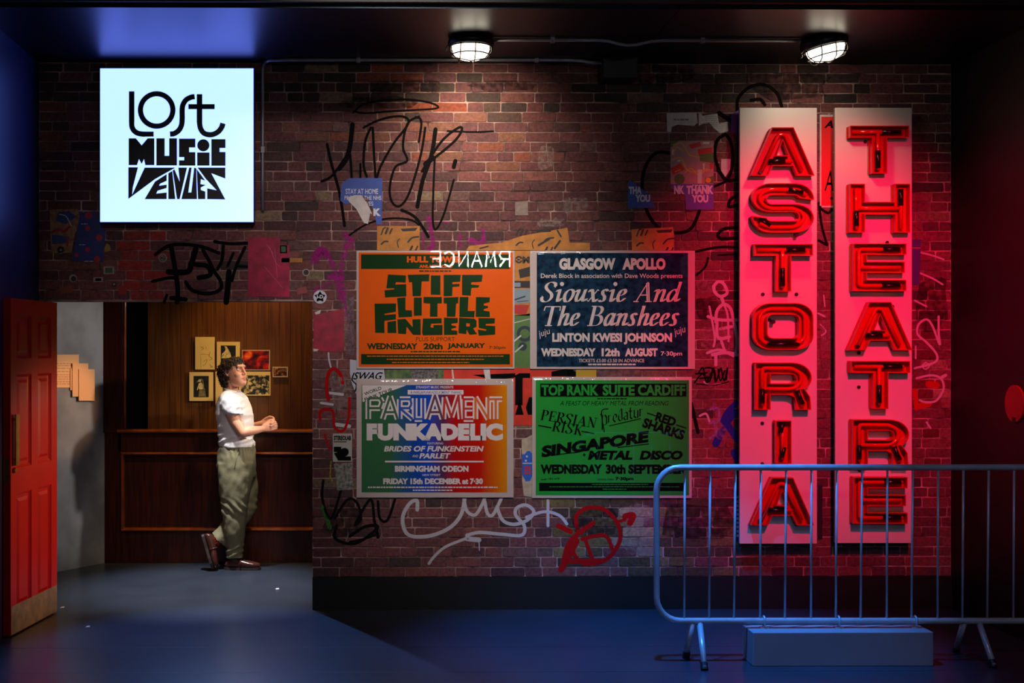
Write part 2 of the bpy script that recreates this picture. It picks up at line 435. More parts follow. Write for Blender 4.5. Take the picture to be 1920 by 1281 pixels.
for r in range(nrow):
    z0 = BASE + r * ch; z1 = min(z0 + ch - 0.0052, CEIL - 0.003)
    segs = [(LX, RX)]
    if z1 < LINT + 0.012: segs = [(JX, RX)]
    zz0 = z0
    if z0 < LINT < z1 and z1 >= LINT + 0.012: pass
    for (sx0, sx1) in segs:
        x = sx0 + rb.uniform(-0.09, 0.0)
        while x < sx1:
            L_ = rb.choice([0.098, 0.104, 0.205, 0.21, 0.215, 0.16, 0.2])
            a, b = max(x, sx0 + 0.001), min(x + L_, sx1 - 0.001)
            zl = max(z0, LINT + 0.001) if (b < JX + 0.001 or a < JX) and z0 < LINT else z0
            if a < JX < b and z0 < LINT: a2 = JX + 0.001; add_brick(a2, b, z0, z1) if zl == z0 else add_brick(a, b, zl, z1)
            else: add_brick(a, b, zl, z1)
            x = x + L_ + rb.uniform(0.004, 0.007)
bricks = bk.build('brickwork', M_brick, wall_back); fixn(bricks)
struct(MB().box((JX, -0.012, 0), (RX, 0.0, BASE)).build('baseboard_back', M_base))
# recess behind the opening
M_grey = mat('grey_plaster', (108, 108, 112), 0.55, scale=4, c2=(142, 142, 146), bump=0.06, bscale=12)
M_wood = mat('dark_panel_wood', (74, 28, 10), 0.3, scale=7, stretch=(9, 9, 0.6), c2=(46, 16, 6), bump=0.05, bscale=30)
M_woodp = mat('plank_wood', (104, 60, 18), 0.34, scale=6, stretch=(10, 10, 0.5), c2=(74, 40, 12), bump=0.05, bscale=30)
M_woodd = mat('moulding_wood_lit', (150, 72, 26), 0.25, scale=8, stretch=(1, 1, 1), c2=(112, 48, 16))  # lit orange edges put into the colour, lighter than the panel wood
bx0 = P(196, 1000, BACK).x
gp = Vector((bx0, BACK)); gd = Vector((-0.26, -0.39)).normalized()
g2 = gp + gd * 1.2
wl = MB()
th = Vector((-gd.y, gd.x)) * -0.1
if th.x > 0: th = -th
v = [(gp.x, gp.y, 0), (g2.x, g2.y, 0), (g2.x + th.x, g2.y + th.y, 0), (gp.x + th.x, gp.y + th.y, 0)]
v += [(a, b, 3.1) for a, b, c in v]
wl.add(v, [(0, 1, 2, 3), (4, 7, 6, 5), (0, 4, 5, 1), (1, 5, 6, 2), (2, 6, 7, 3), (3, 7, 4, 0)])
o = struct(wl.build('wall_recess_left', M_grey)); fixn(o)
struct(MB().box((g2.x - 0.1, 0.14, 0), (g2.x, g2.y, 3.1)).build('wall_recess_side', M_black))
struct(MB().box((1.5, 0.14, 0), (1.6, BACK + 0.6, 3.1)).build('wall_recess_right', M_black))
struct(MB().box((g2.x - 0.1, 0.14, 3.1), (1.6, BACK + 0.6, 3.2)).build('ceiling_recess', M_black))
# panelled back wall of the recess
zr = lambda py: P(400, py, BACK).z
xr = lambda px: P(px, 900, BACK).x
pw = MB()
zrail = zr(806)
pw.box((bx0 - 0.3, BACK + 0.03, 0), (1.5, BACK + 0.5, zr(846)))             # wainscot field
pw.box((bx0 - 0.3, BACK, 0), (1.5, BACK + 0.03, zr(996)))                    # bottom rail
pw.box((xr(221), BACK, zr(848)), (1.5, BACK + 0.05, zr(812)))                # upper rail
pw.box((bx0 - 0.3, BACK, zr(996)), (xr(228), BACK + 0.03, zr(800)))          # stile
pw.box((bx0 - 0.3, BACK - 0.012, zr(812)), (xr(231), BACK + 0.12, 3.1))      # pilaster
wb = struct(bevel(pw.build('wall_recess_back', M_wood), 0.004))
wb['label'] = 'dark wood panelled wall behind the person'
pl = MB(); x = P(277, 700, BACK + 0.09).x; k = 0
rp = random.Random(3)
while x < 1.48:
    x2 = min(x + 0.085, 1.49)
    pl.box((x + 0.0012, BACK + 0.09 + rp.uniform(0, 0.001), zr(806)), (x2 - 0.0012, BACK + 0.12, 3.09)); x = x2
pl.box((P(277, 700, BACK + 0.1).x, BACK + 0.105, zr(806)), (1.49, BACK + 0.14, 3.09))
pl.build('planking', M_woodp, wb)
MBn = MB().box((P(231, 700, BACK).x - 0.05, BACK + 0.42, zr(806)), (xr(300), BACK + 0.45, 3.09))
MBn.build('niche_board', mat('niche_shade', (24, 15, 10), 0.7), wb)  # deep gap's shade put into the board's near-black brown
bd = MB().tube([P(234, 804, BACK - 0.004), Vector((P(234, 804, BACK - 0.004).x, BACK - 0.004, 3.05))], 0.011, 8)
bd.build('corner_bead', M_woodd, wb, True)
rl = MB()
prof = [(0.0, 0.0), (-0.03, 0.004), (-0.036, 0.014), (-0.03, 0.024), (0.0, 0.03)]
def rail(mb, x0, x1, z, pr=prof):
    n = len(pr); vv = [(x0, BACK + a, z + b) for a, b in pr] + [(x1, BACK + a, z + b) for a, b in pr]
    mb.add(vv, [(i, i + 1, n + i + 1, n + i) for i in range(n - 1)] + [tuple(range(n)), tuple(range(2 * n - 1, n - 1, -1))])
rail(rl, xr(221), 1.49, zr(812)); fixn(rl.build('dado_rail', M_woodd, wb))
mm = MB(); pr2 = [(0.0, 0.0), (-0.014, 0.002), (-0.018, 0.01), (-0.012, 0.02), (0.03, 0.024), (0.03, 0.0)]
rail(mm, xr(228), 1.49, zr(853), pr2); rail(mm, xr(228), 1.49, zr(996), pr2)
mm.box((xr(228), BACK - 0.014, zr(996)), (xr(232), BACK + 0.03, zr(848)))
fixn(mm.build('panel_moulding', M_woodd, wb))
# red door, standing open against the left wall
M_red = mat('door_red', (190, 20, 14), 0.32, var=0.06, scale=6)
M_brass = mat('brass', (176, 136, 66), 0.32, 0.9, var=0.15, scale=20)
M_kick = mat('worn_steel', (170, 150, 126), 0.42, 0.55, var=0.25, scale=14)
DA = PZ(107, 1146, 0.008); DB = PZ(20, 1193, 0.008)
dl = (DB - DA); dl.z = 0; DLEN = dl.length; du = dl.normalized(); dn = Vector((-du.y, du.x, 0))   # dn: out of the visible face
if dn.x < 0: dn = -dn
dz0 = 0.008; dz1 = LINT - 0.012
D4 = lambda u, d, z: DA + du * u + dn * d + Vector((0, 0, z - DA.z))
def dbox(mb, u0, u1, d0, d1, z0, z1, mi=0):
    vv = [D4(u, d, z) for z in (z0, z1) for (u, d) in ((u0, d0), (u1, d0), (u1, d1), (u0, d1))]
    mb.add(vv, [(0, 1, 2, 3), (7, 6, 5, 4), (0, 4, 5, 1), (1, 5, 6, 2), (2, 6, 7, 3), (3, 7, 4, 0)], None, mi)
dm = MB(); T = 0.046
zb = [(P(98, y, -0.1).z) for y in (0,)]
# panel openings, u from the hinge (far) side
def uz(px, py):     # picture point on the door's face -> (u, z)
    d = ray(px, py); t = (DA - CAM).dot(dn) / d.dot(dn); q = CAM + d * t
    return (q - DA).dot(du), q.z
cols = [(0.085, 0.30), (0.39, 0.615)]
rows = [(0.30, 0.86), (1.02, 1.47), (1.55, 1.80)]
u_a = uz(96, 700)[0]; u_b = uz(71, 700)[0]; u_c = uz(59, 700)[0]; u_d = uz(31, 700)[0]
cols = [(u_a, u_b), (u_c, u_d)]
rows = [(uz(85, 1117)[1], uz(85, 911)[1]), (uz(85, 866)[1], uz(85, 700)[1]), (uz(85, 672)[1], uz(85, 594)[1])]
dbox(dm, 0, DLEN, -T, -0.016, dz0, dz1)                                     # core
us = [0, cols[0][0], cols[0][1], cols[1][0], cols[1][1], DLEN]
for i in (0, 2, 4): dbox(dm, us[i], us[i + 1], -0.017, 0, dz0, dz1)
zs = [dz0, rows[0][0], rows[0][1], rows[1][0], rows[1][1], rows[2][0], rows[2][1], dz1]
for (a, b) in cols:
    for i in (0, 2, 4, 6): dbox(dm, a, b, -0.017, 0, zs[i], zs[i + 1])
door = dm.build('door_1', M_red); fixn(door); struct(door); door['label'] = 'red six panel door standing open beside the doorway'
for (a, b) in cols:
    for (z0, z1) in rows:
        pm = MB(); g = 0.012
        for (m0, d0) in ((0.0, -0.004),):
            A = [(a, z0), (b, z0), (b, z1), (a, z1)]
            ins = lambda k: [(a + k, z0 + k), (b - k, z0 + k), (b - k, z1 - k), (a + k, z1 - k)]
            L0, L1, L2, L3 = ins(0), ins(0.016), ins(0.032), ins(0.05)
            vv = [D4(u, -0.002, z) for u, z in L0] + [D4(u, -0.014, z) for u, z in L1] + [D4(u, -0.014, z) for u, z in L2] + [D4(u, -0.005, z) for u, z in L3]
            fs = [(j * 4 + i, j * 4 + (i + 1) % 4, j * 4 + 4 + (i + 1) % 4, j * 4 + 4 + i) for j in range(3) for i in range(4)] + [(12, 13, 14, 15)]
            pm.add(vv, fs)
        po = pm.build('door_panel', M_red, door)
kp = MB(); dbox(kp, 0.004, DLEN - 0.004, 0.0, 0.002, dz0 + 0.002, uz(85, 1107)[1]); fixn(kp.build('kick_plate', M_kick, door))
hu, hz1 = uz(27, 777); _, hz0 = uz(27, 872)
hp = MB(); dbox(hp, hu - 0.026, hu + 0.026, 0.016, 0.022, hz0, hz1)
for zz in (hz0 + 0.03, hz1 - 0.03): hp.tube([D4(hu, 0.0, zz), D4(hu, 0.018, zz)], 0.008, 10)
fixn(hp.build('pull_handle', M_brass, door))
lk = MB(); cu, cz = uz(26, 882)
lk.tube([D4(cu, 0.0, cz), D4(cu, 0.014, cz)], 0.016, 14); fixn(lk.build('lock_cylinder', M_brass, door))
ep = MB(); a = D4(DLEN, 0, 0)
ez0, ez1 = P(10, 905, -0.72).z, P(10, 858, -0.72).z
vv = [D4(DLEN + 0.002, d, z) for z in (ez0, ez1) for d in (-0.034, -0.012)]
vv += [D4(DLEN, d, z) for z in (ez0, ez1) for d in (-0.034, -0.012)]
ep.add(vv, [(0, 1, 3, 2), (0, 4, 5, 1), (1, 5, 7, 3), (3, 7, 6, 2), (2, 6, 4, 0)]); fixn(ep.build('latch_plate', M_brass, door))

# ================================================================== GRAFFITI on the bricks (part of the wall)
M_spk = smear_mat('spray_black', (16, 14, 15), 0.95)
M_spw = smear_mat('spray_white', (186, 180, 186), 0.85)
M_spr = smear_mat('spray_red', (168, 14, 16), 0.85)
M_spp = smear_mat('spray_pink', (170, 44, 130), 0.42)
M_spb = smear_mat('spray_blue', (34, 62, 170), 0.7)
M_spy = smear_mat('spray_yellow', (170, 150, 40), 0.5)
M_spg = smear_mat('spray_green', (60, 120, 50), 0.6)
GY = -0.0042
def graf(m, items, org, sc, name='graffiti_tag'):
    k = Ink(GY)
    for it in items:
        wd, pts = it[0], it[1:]
        k.stroke([(org[0] + x / sc, org[1] + y / sc) for x, y in pts], wd / sc, taper=False)
    return k.build(name, m, wall_back)
o5 = (560, 100); s5 = 3.37
graf(M_spk, [
 (18, (180, 575), (205, 690), (250, 850), (270, 950), (290, 1090)),
 (30, (340, 450), (325, 580), (300, 670), (255, 730)), (16, (320, 620), (215, 770), (145, 808)), (16, (320, 600), (330, 700), (335, 800)),
 (12, (345, 375), (430, 315), (640, 292), (800, 305), (880, 335), (840, 352), (600, 365), (420, 378), (350, 365)),
 (15, (410, 470), (500, 425), (600, 400), (675, 405), (690, 450), (600, 570), (520, 710), (490, 790), (480, 700), (468, 470)),
 (16, (455, 470), (420, 560), (410, 700), (430, 780)),
 (15, (760, 400), (700, 430), (670, 500), (660, 600), (685, 680), (610, 720), (575, 850), (590, 940), (640, 965), (700, 880), (770, 650), (800, 470)),
 (14, (740, 402), (775, 430), (760, 560)), (26, (865, 480), (840, 640), (785, 800), (750, 970)),
 (16, (780, 745), (900, 560), (1010, 470), (1030, 490), (980, 560), (860, 660)), (30, (800, 700), (850, 660)),
 (13, (860, 660), (850, 900), (848, 1060), (868, 1112), (920, 1010), (980, 800)), (26, (980, 720), (990, 680)),
 (10, (940, 490), (1100, 497), (1230, 492)),
 (12, (320, 1150), (430, 1080), (560, 1045), (700, 1050), (760, 1085)), (18, (650, 990), (740, 1040), (820, 1160)), (14, (390, 700), (390, 790)),
], o5, s5)
o6 = (560, 880); s6 = 2.824
graf(M_spw, [
 (20, (628, 215), (625, 165), (585, 185), (552, 250), (560, 320), (600, 355), (700, 352), (800, 310), (860, 240), (880, 150)),
 (18, (875, 150), (890, 220), (935, 242), (975, 180), (985, 150)), (18, (985, 170), (1000, 235), (1030, 240), (1075, 150)),
 (18, (1050, 200), (1080, 270), (1140, 292), (1210, 270), (1245, 225), (1205, 190), (1155, 205), (1150, 245), (1195, 300), (1180, 350), (1080, 345), (960, 335), (890, 350)),
 (16, (1320, 165), (1320, 300)), (16, (1205, 255), (1300, 225), (1380, 245), (1420, 290)),
 (26, (955, 375), (890, 368)), (15, (890, 366), (780, 410), (720, 460), (690, 500)), (6, (955, 380), (957, 430)),
], o6, s6)
graf(M_spr, [
 (22, (1480, 330), (1470, 250), (1530, 205), (1620, 215), (1690, 290), (1700, 380), (1640, 470), (1560, 500), (1490, 490), (1450, 420), (1480, 330)),
 (34, (1390, 530), (1440, 440), (1470, 380)), (26, (1375, 300), (1440, 330)), (26, (1560, 285), (1440, 380), (1400, 500)), (20, (1500, 370), (1620, 350), (1660, 420)), (20, (1520, 380), (1560, 490)),
 (16, (1680, 280), (1760, 260)), (34, (1730, 250), (1770, 245), (1755, 285)), (24, (1420, 490), (1600, 485)),
], o6, s6)
graf(M_spk, [
 (14, (130, 60), (125, 150), (150, 240), (180, 250), (230, 90)), (14, (190, 260), (260, 160), (310, 180), (330, 260), (300, 290), (380, 160), (400, 270)),
 (14, (420, 170), (430, 260), (470, 270), (510, 160)), (16, (200, 300), (190, 360), (240, 390), (310, 390), (400, 330), (415, 300), (350, 305), (270, 355)), (16, (400, 270), (420, 360)), (10, (270, 385), (360, 365), (420, 340)),
], o6, s6)
graf(M_spg, [(22, (125, 200), (150, 260), (165, 310)), (10, (185, 330), (190, 370))], o6, s6, 'graffiti_smear')
o7 = (1140, 140); s7 = 2.909
graf(M_spk, [
 (18, (350, 430), (270, 425), (215, 480), (188, 570), (195, 680), (230, 780), (300, 850), (400, 862), (460, 830), (500, 740)),
 (18, (705, 200), (710, 130), (770, 70), (850, 55), (920, 100), (948, 175)), (18, (780, 140), (830, 135), (855, 165)),
 (18, (640, 325), (595, 360), (583, 440), (610, 530), (650, 575), (680, 480), (670, 370), (640, 325)), (18, (600, 520), (650, 575), (715, 570)), (14, (580, 610), (640, 585)),
 (24, (605, 210), (690, 265)), (18, (715, 655), (670, 680), (660, 720), (715, 710)),
 (18, (715, 835), (640, 840), (600, 870), (620, 895), (720, 890)), (14, (480, 965), (600, 942), (710, 942)), (12, (545, 1000), (530, 1050), (480, 1095)),
 (14, (1150, 700), (1165, 820), (1195, 930)), (14, (1150, 905), (1195, 930)), (14, (1160, 730), (1200, 755), (1220, 735)), (10, (700, 980), (600, 985)),
], o7, s7)
o8 = (80, 380); s8 = 3.692
graf(M_spk, [
 (24, (780, 360), (870, 300), (980, 290), (1100, 305), (1220, 350)), (34, (890, 310), (920, 480), (935, 600), (930, 690)), (22, (760, 545), (880, 520), (930, 530)),
 (40, (1060, 320), (1030, 420), (1000, 480), (870, 480)), (26, (1110, 330), (1150, 400), (1190, 480), (1230, 540), (1230, 600), (1150, 630), (1040, 610), (990, 550)),
 (34, (1060, 430), (1140, 440), (1160, 500), (1080, 520)), (22, (1190, 270), (1300, 285), (1420, 280)), (24, (1250, 300), (1240, 400), (1210, 460)), (20, (1320, 350), (1280, 440)),
 (22, (1400, 310), (1340, 440), (1310, 540)), (40, (1290, 480), (1280, 600), (1270, 690)), (20, (1340, 440), (1440, 445)), (20, (860, 640), (840, 690)), (30, (890, 660), (990, 670)),
], o8, s8)
og = (580, 540); sg = 3.2
graf(M_spr, [(22, (200, 570), (180, 510), (140, 485), (110, 530), (105, 610), (115, 670)), (16, (240, 660), (235, 780), (200, 860), (150, 830), (140, 740), (70, 735), (65, 790)), (12, (90, 880), (125, 970))], og, sg)
graf(M_spy, [(8, (130, 1040), (125, 1130), (140, 1160))], og, sg, 'graffiti_smear')
graf(M_spw, [(10, (115, 390), (118, 430), (130, 480)), (16, (120, 630), (200, 640)), (14, (70, 690), (140, 700)), (22, (160, 820), (240, 830))], og, sg, 'graffiti_smear')
graf(M_spp, [(30, (820, 1040), (850, 1200), (820, 1240)), (20, (1020, 1150), (1020, 1220)), (30, (1160, 1110), (1170, 1190)), (36, (1080, 1180), (1150, 1200)), (22, (300, 1180), (350, 1230)), (12, (780, 1080), (790, 1240)), (10, (850, 1060), (960, 1070))], o5, s5, 'graffiti_smear')
graf(M_spp, [(10, (610, 470), (625, 500), (640, 560)), (14, (620, 520), (640, 520)), (8, (590, 545), (620, 530)), (9, (650, 460), (640, 520), (655, 600))], (0, 0), 1.0, 'graffiti_smear')
ow = (1140, 520); sw = 2.373
graf(M_spw, [
 (14, (470, 40), (490, 20), (515, 30), (530, 70), (500, 85), (475, 65), (470, 40)), (14, (505, 85), (515, 120)), (14, (480, 200), (485, 150), (515, 120), (545, 140), (560, 200), (575, 280), (570, 330)),
 (14, (445, 175), (500, 190), (575, 190)), (14, (485, 200), (490, 270), (540, 265)), (14, (500, 230), (550, 220)), (16, (465, 345), (520, 335), (575, 345)), (14, (480, 345), (480, 390)), (12, (500, 270), (520, 330)),
], ow, sw)
graf(M_spk, [(7, (390, 430), (440, 425)), (7, (385, 470), (420, 430), (440, 470)), (7, (440, 470), (470, 410), (480, 460)), (7, (490, 410), (500, 460), (520, 415)), (7, (410, 450), (460, 445)), (16, (370, 560), (400, 690))], ow, sw)
graf(M_spb, [(34, (480, 740), (520, 660), (560, 600)), (30, (520, 640), (575, 720)), (22, (570, 560), (530, 600), (510, 640)), (30, (560, 780), (575, 810))], ow, sw)
graf(smear_mat('spray_lilac', (150, 140, 190), 0.5), [(10, (445, 590), (490, 585), (490, 640), (450, 650)), (12, (450, 720), (480, 690), (470, 640)), (8, (470, 560), (470, 590))], ow, sw, 'graffiti_smear')
orr = (1700, 380); sr = 2.67
graf(M_spw, [
 (9, (70, 250), (130, 265), (185, 285)), (9, (60, 350), (130, 380), (180, 410)), (9, (40, 490), (100, 520)),
 (11, (160, 570), (160, 650), (165, 710), (130, 620), (100, 585), (60, 610), (55, 660), (100, 700), (150, 760), (140, 800), (40, 830)), (6, (95, 800), (115, 815), (95, 835), (78, 818), (95, 800)),
 (11, (50, 880), (120, 865), (170, 880), (185, 930), (150, 990), (100, 1000), (65, 990)), (16, (175, 875), (195, 865)), (9, (100, 1100), (120, 1130)), (9, (45, 720), (45, 780)),
], orr, sr)
graf(M_spr, [(24, (40, 940), (50, 1030)), (30, (60, 1020), (110, 1010)), (34, (110, 910), (150, 915))], orr, sr)
gm = [(12, (1000 + x, y)) for x, y in ()]
graf(M_spw, [(8, (935, 160), (965, 175)), (6, (945, 210), (970, 240), (950, 260)), (6, (960, 80), (965, 130))], ow, sw, 'graffiti_smear')

def patches(m, polys, seed):
    k = Ink(GY); r = random.Random(seed)
    for x0, y0, x1, y1 in polys:
        n = 14; cx, cy = (x0 + x1) / 2, (y0 + y1) / 2
        k.k += 1
        k.poly([(cx + (x1 - x0) / 2 * r.uniform(.7, 1.1) * math.copysign(abs(math.cos(a)) ** .5, math.cos(a)), cy + (y1 - y0) / 2 * r.uniform(.7, 1.1) * math.copysign(abs(math.sin(a)) ** .5, math.sin(a))) for a in [2 * math.pi * i / n for i in range(n)]])
    return k.build('paint_smear', m, wall_back)
patches(smear_mat('worn_pale', (168, 144, 140), 0.34, 40), [(968, 376, 990, 404), (1052, 370, 1106, 404), (1004, 408, 1060, 426), (1008, 270, 1040, 320), (1302, 520, 1346, 548), (1304, 612, 1384, 660), (1346, 660, 1384, 700), (640, 556, 664, 664), (616, 700, 660, 770), (1172, 944, 1226, 990), (1170, 1012, 1228, 1040), (1536, 600, 1562, 660), (1340, 770, 1372, 830)], 1)
patches(smear_mat('worn_dark', (38, 28, 28), 0.42, 30), [(1304, 552, 1346, 604), (690, 150, 840, 176), (640, 180, 780, 206), (1100, 120, 1300, 160), (1400, 130, 1560, 190), (1060, 950, 1160, 1010), (1230, 940, 1390, 1020), (600, 940, 680, 1010), (1716, 520, 1780, 620), (880, 150, 1010, 172)], 2)
graf(M_spp, [(16, (612, 478), (600, 470), (590, 490)), (12, (648, 440), (660, 452))], (0, 0), 1.0, 'graffiti_smear')
graf(M_spk, [(3, (1310, 700), (1318, 690), (1324, 716)), (3, (1322, 690), (1336, 692), (1330, 716), (1326, 706)), (3, (1338, 690), (1342, 716), (1350, 692)), (3, (1352, 690), (1358, 714), (1364, 690), (1362, 712)), (2, (1306, 720), (1340, 722), (1366, 716))], (0, 0), 1.0)
graf(M_spw, [(3, (1320, 716), (1330, 722), (1352, 720)), (4, (1312, 780), (1324, 776), (1330, 790)), (4, (1352, 560), (1364, 590), (1366, 640)), (4, (1330, 575), (1340, 630), (1338, 650)), (5, (1326, 662), (1350, 656), (1376, 668))], (0, 0), 1.0, 'graffiti_smear')
# ================================================================== LIGHT BOX SIGN
M_box = mat('sign_box_navy', (14, 20, 44), 0.4)
M_face = mat('sign_face', (240, 245, 250), 0.5, emit=(0.58, 0.92, 4.3), estr=1.0)
M_slet = mat('sign_letter', (4, 12, 34), 0.5)
SY = -0.08
x0, y0, x1, y1 = 187, 127.5, 476, 417
ls = thing('lightbox_sign', 'glowing square white light box sign with dark blue lettering above the doorway', 'sign', P(331, 417, 0))
a, b = P(x0, y1, SY), P(x1, y0, SY)
bx = MB().box((a.x, SY + 0.004, a.z), (b.x, -0.004, b.z)); bx.build('box', M_box, ls)
slab('lit_face', [R4(x0 + .8, y0 + .8, x1 - .8, y1 - .8)], SY, 0.0035, M_face, ls)
k = Ink(SY - 0.0006); c = lambda pts: [(x / 3.2, y / 3.2) for x, y in pts]
k.stroke(c([(790, 548), (790, 735)]), 10.3, sm=False); k.stroke(c([(790, 735), (792, 762), (805, 785), (828, 800), (858, 805), (868, 805)]), 10, k=5); k.stroke(c([(868, 805), (922, 805)]), 9.6, sm=False)
k.ring(940 / 3.2, 660 / 3.2, 30.4, 9.8, 56)
k.stroke(c([(1168, 580), (1150, 582)]), 10, sm=False); k.stroke(c([(1150, 582), (1118, 598), (1098, 628), (1093, 660), (1093, 715), (1088, 755), (1070, 785), (1045, 802)]), 10); k.stroke(c([(1045, 803), (1020, 805)]), 10, sm=False)
k.stroke(c([(1197, 565), (1197, 735)]), 10.4, sm=False); k.stroke(c([(1197, 735), (1203, 770), (1222, 798), (1250, 808), (1280, 806), (1310, 790), (1330, 765)]), 10); k.stroke(c([(1330, 766), (1338, 740)]), 10.2, sm=False)
k.stroke(c([(1130, 640), (1288, 640)]), 9.4, sm=False)
k.build('rounded_lettering', M_slet, ls)
k = Ink(SY - 0.0006)
for lp in ([(772, 830), (815, 830), (850, 872), (886, 830), (926, 830), (926, 991), (872, 991), (864, 955), (850, 984), (834, 955), (822, 991), (772, 991)],
           [(938, 830), (988, 830), (988, 935), (1015, 935), (1015, 830), (1062, 830), (1062, 993), (938, 993)],
           [(1074, 832), (1172, 832), (1172, 885), (1135, 885), (1135, 913), (1172, 913), (1172, 994), (1074, 994), (1074, 962), (1105, 962), (1105, 943), (1074, 943)],
           [(1183, 915), (1257, 915), (1257, 994), (1183, 994)],
           [(1268, 835), (1353, 835), (1353, 888), (1318, 888), (1318, 912), (1353, 912), (1353, 995), (1268, 995)]):
    k.poly(c(lp))
k.disk(1220 / 3.2, 872 / 3.2, 11.4, 28)
k.build('block_lettering', M_slet, ls)
k = Ink(SY - 0.0006)
for lp in ([(770, 1004), (828, 1004), (797, 1125), (793, 1168), (868, 1006), (1053, 1006), (930, 1075), (770, 1194)],
           [(930, 1090), (1000, 1045), (1000, 1085), (960, 1103), (955, 1115), (1000, 1108), (1000, 1128), (945, 1145), (938, 1162), (1000, 1155), (1000, 1195), (868, 1195)],
           [(1010, 1040), (1034, 1026), (1052, 1195), (1010, 1195)], [(1036, 1024), (1046, 1015), (1078, 1090), (1070, 1006), (1122, 1006), (1078, 1195), (1062, 1195)],
           [(1135, 1006), (1150, 1006), (1130, 1155), (1148, 1155), (1165, 1006), (1178, 1010), (1182, 1195), (1088, 1195)],
           [(1180, 1014), (1232, 1085), (1205, 1075), (1203, 1105), (1235, 1110), (1205, 1125), (1205, 1140), (1232, 1150), (1232, 1195), (1188, 1195)],
           [(1185, 1006), (1352, 1006), (1352, 1072), (1268, 1040), (1352, 1197), (1243, 1195), (1243, 1130), (1300, 1142), (1236, 1075)]):
    k.poly(c(lp))
k.build('angular_lettering', M_slet, ls)

# ================================================================== BULKHEAD LAMPS, CONDUITS, BOX
M_lampb = mat('lamp_body', (30, 28, 27), 0.45, 0.3)
M_cage = mat('lamp_cage', (60, 56, 50), 0.35, 0.8)
M_glow = mat('lamp_glass', (250, 246, 236), 0.35, emit=(1.0, 0.87, 0.68), estr=8.0)
M_pipe = mat('conduit', (140, 138, 140), 0.35, 0.3, var=0.1)
def lamp(px, py, tilt, watt, label):
    q = PZ(px, py, CEIL); c0 = Vector((q.x, q.y, CEIL))
    L = thing('bulkhead_lamp', label, 'lamp', c0, 'caged bulkhead lamps on the ceiling')
    def loc(x, y, z):
        t = math.radians(tilt) * min(1.0, -z / 0.046)
        return c0 + Matrix.Rotation(t, 3, 'Y') @ Vector((x, y, z))
    b = MB(); n = 28
    def stack(mb, prof):
        vv = []
        for r, z in prof: vv += [loc(r * math.cos(2 * math.pi * i / n), r * math.sin(2 * math.pi * i / n), z) for i in range(n)]
        fs = [(j * n + i, j * n + (i + 1) % n, (j + 1) * n + (i + 1) % n, (j + 1) * n + i) for j in range(len(prof) - 1) for i in range(n)]
        fs.append(tuple(range(n))); fs.append(tuple(range((len(prof) - 1) * n, len(prof) * n)))
        mb.add(vv, fs)
    stack(b, [(0.11, -0.0005), (0.128, -0.006), (0.134, -0.018), (0.134, -0.036), (0.12, -0.0455)])
    fixn(b.build('housing', M_lampb, L, True))
    g = MB(); stack(g, [(0.108, -0.046), (0.108, -0.06), (0.1, -0.085), (0.082, -0.105), (0.052, -0.118), (0.02, -0.122)])
    fixn(g.build('glass_dome', M_glow, L, True))
    cg = MB()
    for zz, rr in ((-0.050, 0.122), (-0.096, 0.110)):
        cg.tube([loc(rr * math.cos(2 * math.pi * i / 32), rr * math.sin(2 * math.pi * i / 32), zz) for i in range(32)], 0.004, 6, closed=True)
    for kx in (-0.065, 0.02):
        pr = [(-0.118, -0.046), (-0.115, -0.08), (-0.09, -0.115), (-0.04, -0.131), (0, -0.134), (0.04, -0.131), (0.09, -0.115), (0.115, -0.08), (0.118, -0.046)]
        cg.tube([loc(kx, y * 0.98, z) for y, z in pr], 0.0036, 6)
    pr = [(-0.122, -0.046), (-0.118, -0.082), (-0.09, -0.116), (0, -0.134), (0.09, -0.116), (0.118, -0.082), (0.122, -0.046)]
    cg.tube([loc(x, -0.03, z) for x, z in pr], 0.0036, 6)
    cg.build('wire_guard', M_cage, L, True)
    spot('lamp_light', loc(0, 0, -0.15), c0 + Vector((0.06, -c0.y, -0.52)), (1.0, 0.82, 0.60), watt, 104, 0.95, 0.05)
    cl = MB()
    cl.tube([loc(-0.128, 0, -0.04), loc(-0.145, 0, -0.052), loc(-0.14, 0, -0.066), loc(-0.152, 0, -0.078)], 0.004, 6)
    cl.build('clip', M_cage, L)
    return L
lamp(883, 73, 1, 46, 'lit bulkhead lamp on the ceiling over the loopy black graffiti')
lamp(1544, 75, -12, 9, 'lit bulkhead lamp on the ceiling over the two tall red letter signs')
def conduit(pts, clips, label):
    mb = MB().tube(pts, 0.010, 8); o = mb.build('conduit', M_pipe, None, True)
    tag(o, label, 'pipe', 'metal conduits')
    for q in clips:
        cb = MB().box((q.x - 0.012, q.y - 0.014, q.z - 0.016), (q.x + 0.012, q.y + 0.012, q.z + 0.022)); cb.build('saddle_clip', M_pipe, o)
pw_ = lambda x, y, d=-0.026: P(x, y, d)
A = [pw_(492.5, 395), pw_(492.5, 330), pw_(492.5, 200), pw_(492, 132), pw_(493.5, 123, -.03), pw_(498, 116.5, -.07), pw_(506, 113, -.12), pw_(540, 112.5, -.14), pw_(700, 112.5, -.14), pw_(900, 112.5, -.14), pw_(1060, 112.5, -.14), pw_(1090, 114, -.14), pw_(1110, 117.5, -.14), pw_(1128, 118.2, -.14)]
conduit(A, [pw_(672, 113, -.14), pw_(1006, 112.5, -.14), pw_(493, 282)], 'grey conduit along the top of the brick wall down beside the light box')
cy = lambda x, y, z=CEIL - 0.014: PZ(x, y, z)
yl = cy(1000, 75).y
xc = lambda px: PX_(px, 75, 0).x if 0 else (CAM + ray(px, 75) * ((yl - CAM.y) / ray(px, 75).y)).x
